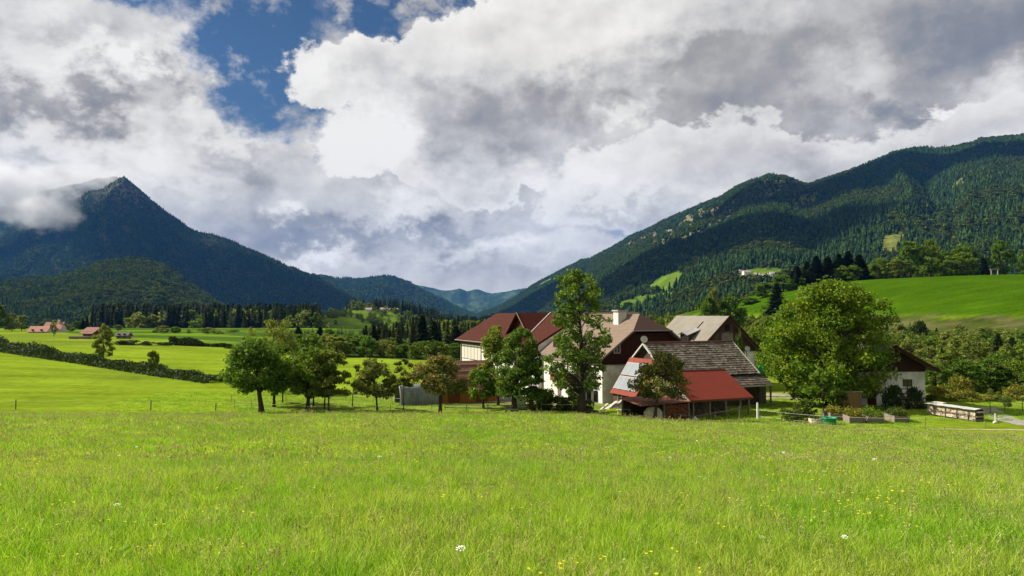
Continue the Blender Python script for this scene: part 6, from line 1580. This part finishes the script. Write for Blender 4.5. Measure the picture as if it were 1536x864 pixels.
# ------------------------------------------------------------------ distant houses
def far_house(name, label, p, w, d, hw, hr, rot, wm, rm, cat='house', over=.6, group=None, chim=True, band=None):
    """a gabled house: walls, roof, windows; ridge along its own x"""
    h = root(name, label, cat, p, group, rot); f = lambda a, b, c: Vector((a, b, c)); L = lambda mb, nm, m_, par=h: mb.build(nm, m_, par, base=(0, 0, 0))
    mb = MB(); mb.hexa([(-w / 2, -d / 2, -1.5), (-w / 2, d / 2, -1.5), (-w / 2, d / 2, hw), (-w / 2, 0, hr - .1), (-w / 2, -d / 2, hw)], [(w / 2, -d / 2, -1.5), (w / 2, d / 2, -1.5), (w / 2, d / 2, hw), (w / 2, 0, hr - .1), (w / 2, -d / 2, hw)]); L(mb, 'wall', wm)
    s = (hr - hw) / (d / 2); e = d / 2 + over; ez = hr - s * e
    mb = MB(); mb.slab([(-w / 2 - over, -e, ez), (w / 2 + over, -e, ez), (w / 2 + over, -.01, hr), (-w / 2 - over, -.01, hr)], .2); rf = L(mb, 'roof', rm)
    mb = MB(); mb.slab([(-w / 2 - over, .01, hr), (w / 2 + over, .01, hr), (w / 2 + over, e, ez), (-w / 2 - over, e, ez)], .2); L(mb, 'roof_slope', rm)
    n = max(2, int(w / 3)); 
    for k in range(n):
        a = -w / 2 + w * (k + .5) / n; mb = MB(); mb.box(f, a - .5, a + .5, -d / 2 - .04, -d / 2 - .003, .35 * hw, .35 * hw + 1.2); L(mb, 'window', M_GLASS)
    if band: mb = MB(); mb.box(f, -w / 2 - .03, w / 2 + .03, -d / 2 - .06, -d / 2 - .042, hw * .62, hw + .02); L(mb, 'board_band', band)
    if chim: mb = MB(); mb.box(f, w * .15, w * .15 + .8, -.4, .4, hr - .8, hr + 1.0); L(mb, 'chimney', M_WHITE2, rf)
M_PINKROOF = mat('pink_roof', (.36, .17, .125), .85, col2=(.29, .14, .10), vscale=.6)
M_REDROOF = mat('dull_red_roof', (.17, .065, .050), .85, var=.15)
def on_ground(px, Y): p = at(px, 500, Y); return (p.x, Y, gz(p.x, Y))
far_house('farmhouse', 'long distant farmhouse with pale pink roof on the far left field edge', on_ground(83, base_Y(83, 498)), mpx(22, base_Y(83, 498)), 7, 1.6, 4.2, .15, M_WHITE2, M_PINKROOF)
far_house('barn', 'low barn with pink roof joined in front of the distant farmhouse', on_ground(61, base_Y(61, 499)), mpx(24, base_Y(61, 499)), 6, .8, 2.7, .15, M_WHITE2, M_PINKROOF, 'barn', chim=False)
far_house('barn', 'distant dark red timber barn with red roof behind the hedge tree', on_ground(141, base_Y(141, 508)), mpx(19, base_Y(141, 508)), 4.5, 2.2, 3.6, -.35, mat('red_timber', (.14, .045, .035), .9), M_REDROOF, 'barn', .9, chim=False, band=mat('red_timber2', (.20, .06, .045), .9))
far_house('shed', 'tiny distant shed with dark roof past the red barn', on_ground(186, base_Y(186, 508)), 3.4, 2.6, 1.2, 2.0, 0, M_GREYPOST, mat('dark_roof', (.10, .09, .085), .9), 'shed', .4, chim=False)
def stone_wall(px0, px1, Y, label, hh=.75):
    h = root('garden_wall', label, 'wall', on_ground((px0 + px1) / 2, Y)); x0, x1 = X(px0, Y), X(px1, Y); n = 8
    for k in range(1):
        mb = MB()
        pts = [(x0 + (x1 - x0) * j / n, gz(x0 + (x1 - x0) * j / n, Y)) for j in range(n + 1)]
        mb.hexa([(a, Y - .3, b - .3) for a, b in pts] + [(a, Y - .3, b + hh) for a, b in reversed(pts)], [(a, Y + .3, b - .3) for a, b in pts] + [(a, Y + .3, b + hh) for a, b in reversed(pts)])
        mb.build('stonework', mat('reddish_stone', (.24, .17, .14), .95, col2=(.16, .12, .10), vscale=1.0), h)
    mb = MB(); mb.hexa([(a, Y - .36, b + hh + .003) for a, b in pts] + [(a, Y - .36, b + hh + .1) for a, b in reversed(pts)], [(a, Y + .36, b + hh + .003) for a, b in pts] + [(a, Y + .36, b + hh + .1) for a, b in reversed(pts)]); mb.build('coping', M_STONE, h)
stone_wall(104, 152, base_Y(128, 508.5), 'low reddish stone wall between the two distant farms')
# village on the clearing of the long ridge and the farm on the knoll
M_VROOF = mat('village_roof', (.30, .26, .24), .85, var=.15)
for px, py, w, lab, rot in ((1109, 411, 12, 'leftmost white house of the hillside village', .2), (1119, 411, 13, 'long white house on the upper row of the hillside village', .15), (1098, 413, 8, 'small house at the edge of the village wood', .4),
                           (1135, 416, 9, 'small cream house between the two rows of the village', -.2), (1142, 418, 10, 'cream house in the lower row of the hillside village', .1), (1151, 417, 15, 'largest white house in the lower row of the hillside village', .25), (1158, 415, 9, 'white house at the end of the lower village row', -.1)):
    far_house('house', lab, on_slope(M_RIGHT, px, py), w, 9, 4.2, 7.4, rot, M_WHITE, M_VROOF, group='houses of the hillside village')
for px, Y, w, lab in ((576, 1085, 11, 'grey roofed farm on the valley knoll'), (590, 1095, 13, 'low pale farm building near the top of the valley knoll'), (553, 1060, 8, 'tiny white hut on the slope of the valley knoll')):
    far_house('house', lab, on_ground(px, Y), w, 7, 2.4, 4.8, .1, M_WHITE2, M_VROOF, chim=False)
# ------------------------------------------------------------------ the long grass of the near meadow
def blade_mat(name, c1, c2, c3, tr=.42, inst=.22):
    m = bpy.data.materials.new(name); m.use_nodes = True; t = m.node_tree; t.nodes.clear(); q = NT(t)
    out = q.n.new('ShaderNodeOutputMaterial'); b = q.n.new('ShaderNodeBsdfPrincipled'); b.inputs['Roughness'].default_value = .55; b.inputs['Specular IOR Level'].default_value = .15
    g = q.n.new('ShaderNodeNewGeometry'); oi = q.n.new('ShaderNodeObjectInfo'); P = oi.outputs['Location']
    f = q.add(q.noise(P, .16, 4, .6), q.mul(q.sub(oi.outputs['Random'], .5), .30)); f2 = q.add(q.noise(q.vm('ADD', P, (40, 9, 0)), .55, 4, .65), q.mul(q.sub(g.outputs['Random Per Island'], .5), .5))
    c = q.mix(q.ss(f, .38, .62), (*c1, 1), (*c2, 1)); c = q.mix(q.ss(f2, .58, .82), c, (*c3, 1))
    c = q.vm('SCALE', c, scale=q.mul(q.lin(g.outputs['Random Per Island'], 0, 1, .72, 1.28), q.lin(oi.outputs['Random'], 0, 1, 1 - inst, 1 + inst)))
    q.put(b.inputs['Base Color'], c); trn = q.n.new('ShaderNodeBsdfTranslucent'); ms = q.n.new('ShaderNodeMixShader'); ms.inputs[0].default_value = tr
    q.put(trn.inputs[0], q.vm('MULTIPLY', c, (1.15, 1.2, .6))); q.l.new(b.outputs[0], ms.inputs[1]); q.l.new(trn.outputs[0], ms.inputs[2]); q.l.new(ms.outputs[0], out.inputs[0])
    return m
BLADE = blade_mat('grass_blade', (.19, .365, .021), (.295, .415, .036), (.42, .44, .11))
HEAD = blade_mat('seed_head', (.34, .37, .12), (.38, .38, .16), (.28, .21, .11), .3)
def tuft(seed, n, spread, h, w, segs=3):
    r = np.random.default_rng(seed); V = []; F = []
    for k in range(n):
        a = r.random() * 6.283; rad = spread * math.sqrt(r.random()); b = np.array([rad * math.cos(a), rad * math.sin(a), 0]); H = h * r.uniform(.45, 1.15); la = r.random() * 6.283; ln = H * r.uniform(.05, .75); ww = w * r.uniform(.6, 1.3)
        D = np.array([math.cos(la), math.sin(la), 0]); fa = r.random() * 6.283; S = np.array([math.cos(fa), math.sin(fa), 0]); i = len(V)
        for s in range(segs + 1):
            t = s / segs; c = b + D * ln * t ** 2 + np.array([0, 0, H * (t - .18 * t * t * ln / H)]); q = ww * (1 - t ** 1.6) + .0006
            V += [c - S * q, c + S * q]
        F += [(i + 2 * s, i + 2 * s + 1, i + 2 * s + 3, i + 2 * s + 2) for s in range(segs)]
    return mesh_np('grass_tuft', V, F, BLADE)
def stalks(seed, n, spread, h, headw, headl, m_):
    r = np.random.default_rng(seed); V = []; F = []
    for k in range(n):
        a = r.random() * 6.283; rad = spread * math.sqrt(r.random()); b = np.array([rad * math.cos(a), rad * math.sin(a), 0]); H = h * r.uniform(.7, 1.15); la = r.random() * 6.283; D = np.array([math.cos(la), math.sin(la), 0]) * H * r.uniform(.05, .3)
        S = np.array([math.cos(la + 1.3), math.sin(la + 1.3), 0]); p = lambda t: b + D * t * t + np.array([0, 0, H * t]); i = len(V)
        for t, q in ((0, .0022), (.5, .0018), (1, .0012)): V += [p(t) - S * q, p(t) + S * q]
        F += [(i, i + 1, i + 3, i + 2), (i + 2, i + 3, i + 5, i + 4)]
        for j in range(7):                             # the loose head: small flakes along the tip
            t = 1 - headl / H * (j + r.random()) / 7; c = p(t); A = r.normal(size=3); A[2] += 1.2; A /= np.linalg.norm(A); B = np.cross(A, r.normal(size=3)); B /= np.linalg.norm(B); i = len(V)
            s = headw * r.uniform(.7, 1.4); V += [c - A * s * 1.8, c + B * s, c + A * s * 1.8, c - B * s]; F.append((i, i + 1, i + 2, i + 3))
    return mesh_np('grass_stalk', V, F, m_)
def flower(seed, n, h, size, col, petals, dome=0.0, spread=.06, m_=None):
    r = np.random.default_rng(seed); st, fl = [], []; V = []; F = []; mi = []
    for k in range(n):
        b = np.array([r.normal(0, spread), r.normal(0, spread), 0]); H = h * r.uniform(.75, 1.15); c = b + np.array([r.normal(0, .03), r.normal(0, .03), H]); i = len(V)
        V += [b - [.003, 0, 0], b + [.003, 0, 0], c + [.002, 0, 0], c - [.002, 0, 0]]; F.append((i, i + 1, i + 2, i + 3)); mi.append(0)
        for j in range(petals):
            a = 6.283 * j / petals + r.random() * .4; rad = size * (.55 if dome == 0 else math.sqrt(r.random())); d = np.array([math.cos(a), math.sin(a), .25 if dome == 0 else 0]); q = c + d * rad + np.array([0, 0, dome * (size - rad) * .4]); s = size * (.42 if dome == 0 else .16)
            T = d / np.linalg.norm(d); S = np.array([-math.sin(a), math.cos(a), 0]); i = len(V); V += [q - T * s, q + S * s * .8, q + T * s, q - S * s * .8]; F.append((i, i + 1, i + 2, i + 3)); mi.append(1)
    me = mesh_np('flower', V, F, BLADE); me.materials.append(m_ or mat('petal_' + str(seed), col, .6)); me.polygons.foreach_set('material_index', np.array(mi, np.int32)); return me
WEED = leaf_mat('weed_leaf', (.16, .29, .03), (.22, .34, .04))
def weed(seed):
    r = np.random.default_rng(seed); P = r.normal(size=(46, 3)) * [.11, .11, .06] + [0, 0, .14]; V, F = leaves(P, .035, r, .5, .2); return mesh_np('broad_weed', V, F, WEED)
def cluster(fn, *a): return fn(*a)
GRASS = proto_collection('meadow_plant', [tuft(1, 30, .10, .26, .0042), tuft(2, 30, .11, .22, .0038), tuft(3, 26, .12, .30, .0045), tuft(4, 34, .12, .18, .0048),
                                          tuft(5, 46, .30, .24, .010, 2), tuft(6, 46, .32, .20, .010, 2), tuft(7, 60, .55, .24, .020, 2), tuft(8, 60, .55, .20, .020, 2),
                                          stalks(9, 6, .10, .42, .006, .11, HEAD), stalks(10, 5, .12, .38, .007, .05, HEAD), stalks(11, 16, .5, .38, .012, .09, HEAD),
                                          flower(12, 2, .30, .020, (.85, .62, .01), 5), flower(13, 1, .33, .036, (.80, .80, .74), 26, 1.0), flower(14, 2, .26, .017, (.38, .10, .22), 14, 1.0), weed(15), weed(16)])
def sow():
    r = np.random.default_rng(5); pts, sc, pk, rt, tl = [], [], [], [], []
    def band(y0, y1, dens, choices, p, smin, smax, patch=None):
        A = .5 * (y1 - y0) * (2 * (.78 * y0 + 5) + 2 * (.78 * y1 + 5)); n = int(A * dens)
        y = np.sqrt(r.random(n) * (y1 ** 2 - y0 ** 2) + y0 ** 2); x = r.uniform(-1, 1, n) * (.78 * y + 5)
        k = y < edge_of(x) - .5 + 1.5 * (vnoise(x / 3, y / 3, 4) - .3)
        if patch is not None: k &= patch(x, y)
        x, y = x[k], y[k]; n = len(x); s = r.uniform(smin, smax, n) * (.72 + .56 * fbm(x / 2.2, y / 2.2, 17, 3)) * (1 - .45 * sstep(y - edge_of(x), -10, 0))
        pts.append(np.stack([x, y, ground_z(x, y) - .01], 1)); sc.append(np.stack([s * r.uniform(.85, 1.2, n), s * r.uniform(.85, 1.2, n), s * r.uniform(.85, 1.15, n)], 1)); pk.append(r.choice(choices, n, p=p)); rt.append(r.random(n) * 6.283); tl.append(r.normal(0, .12, (n, 2)))
    band(3.5, 9, 150, [0, 1, 2, 3], [.3, .25, .2, .25], .60, 1.0)
    band(9, 18, 90, [0, 1, 2, 3], [.3, .25, .2, .25], .62, 1.05)
    band(16, 38, 22, [4, 5], [.5, .5], .6, 1.0)
    band(36, 79, 7.5, [6, 7], [.5, .5], .6, 1.0)
    clump = lambda s, lo: (lambda x, y: fbm(x / s, y / s, 60, 3) > lo)
    band(4, 20, 10, [8, 9], [.5, .5], .6, .95)
    band(18, 42, 1.8, [10, 8], [.7, .3], .6, .95)
    band(40, 78, .6, [10], [1], .8, 1.3)
    band(5, 38, 2.2, [11], [1], .8, 1.2, clump(3.0, .54)); band(5, 45, .22, [11], [1], .8, 1.2)
    band(5, 24, .10, [12], [1], .7, 1.3, clump(2.5, .5)); band(4, 16, 1.1, [13], [1], .8, 1.2, clump(2.0, .55)); band(4, 18, .5, [14, 15], [.5, .5], .5, .9, clump(1.6, .5));
    scatter('meadow_grass', 'long flowering grass of the near meadow', np.concatenate(pts), np.concatenate(sc), np.concatenate(pk), np.concatenate(rt), GRASS, tilt=np.concatenate(tl).astype(np.float32))
    # shorter grass round the orchard and garden
    n = 16000; x = r.uniform(-45, 62, n); y = r.uniform(63, 96, n); k = (y > edge_of(x)) & (r.random(n) < .55) & ~((x > 38) & (y < 70)) & (np.exp(-(((x - 8) / 20) ** 4 + ((y - 99) / 13) ** 4)) < .35); x, y = x[k], y[k]; n = len(x); s = r.uniform(.35, .8, n) * (.6 + .9 * (fbm(x / 4, y / 4, 27, 3)))
    scatter('orchard_grass', 'tufts of grass in the orchard and garden', np.stack([x, y, ground_z(x, y) - .02], 1), np.stack([s * 1.2, s * 1.2, s], 1), r.choice([6, 7], n), r.random(n) * 6.28, GRASS)
sow()
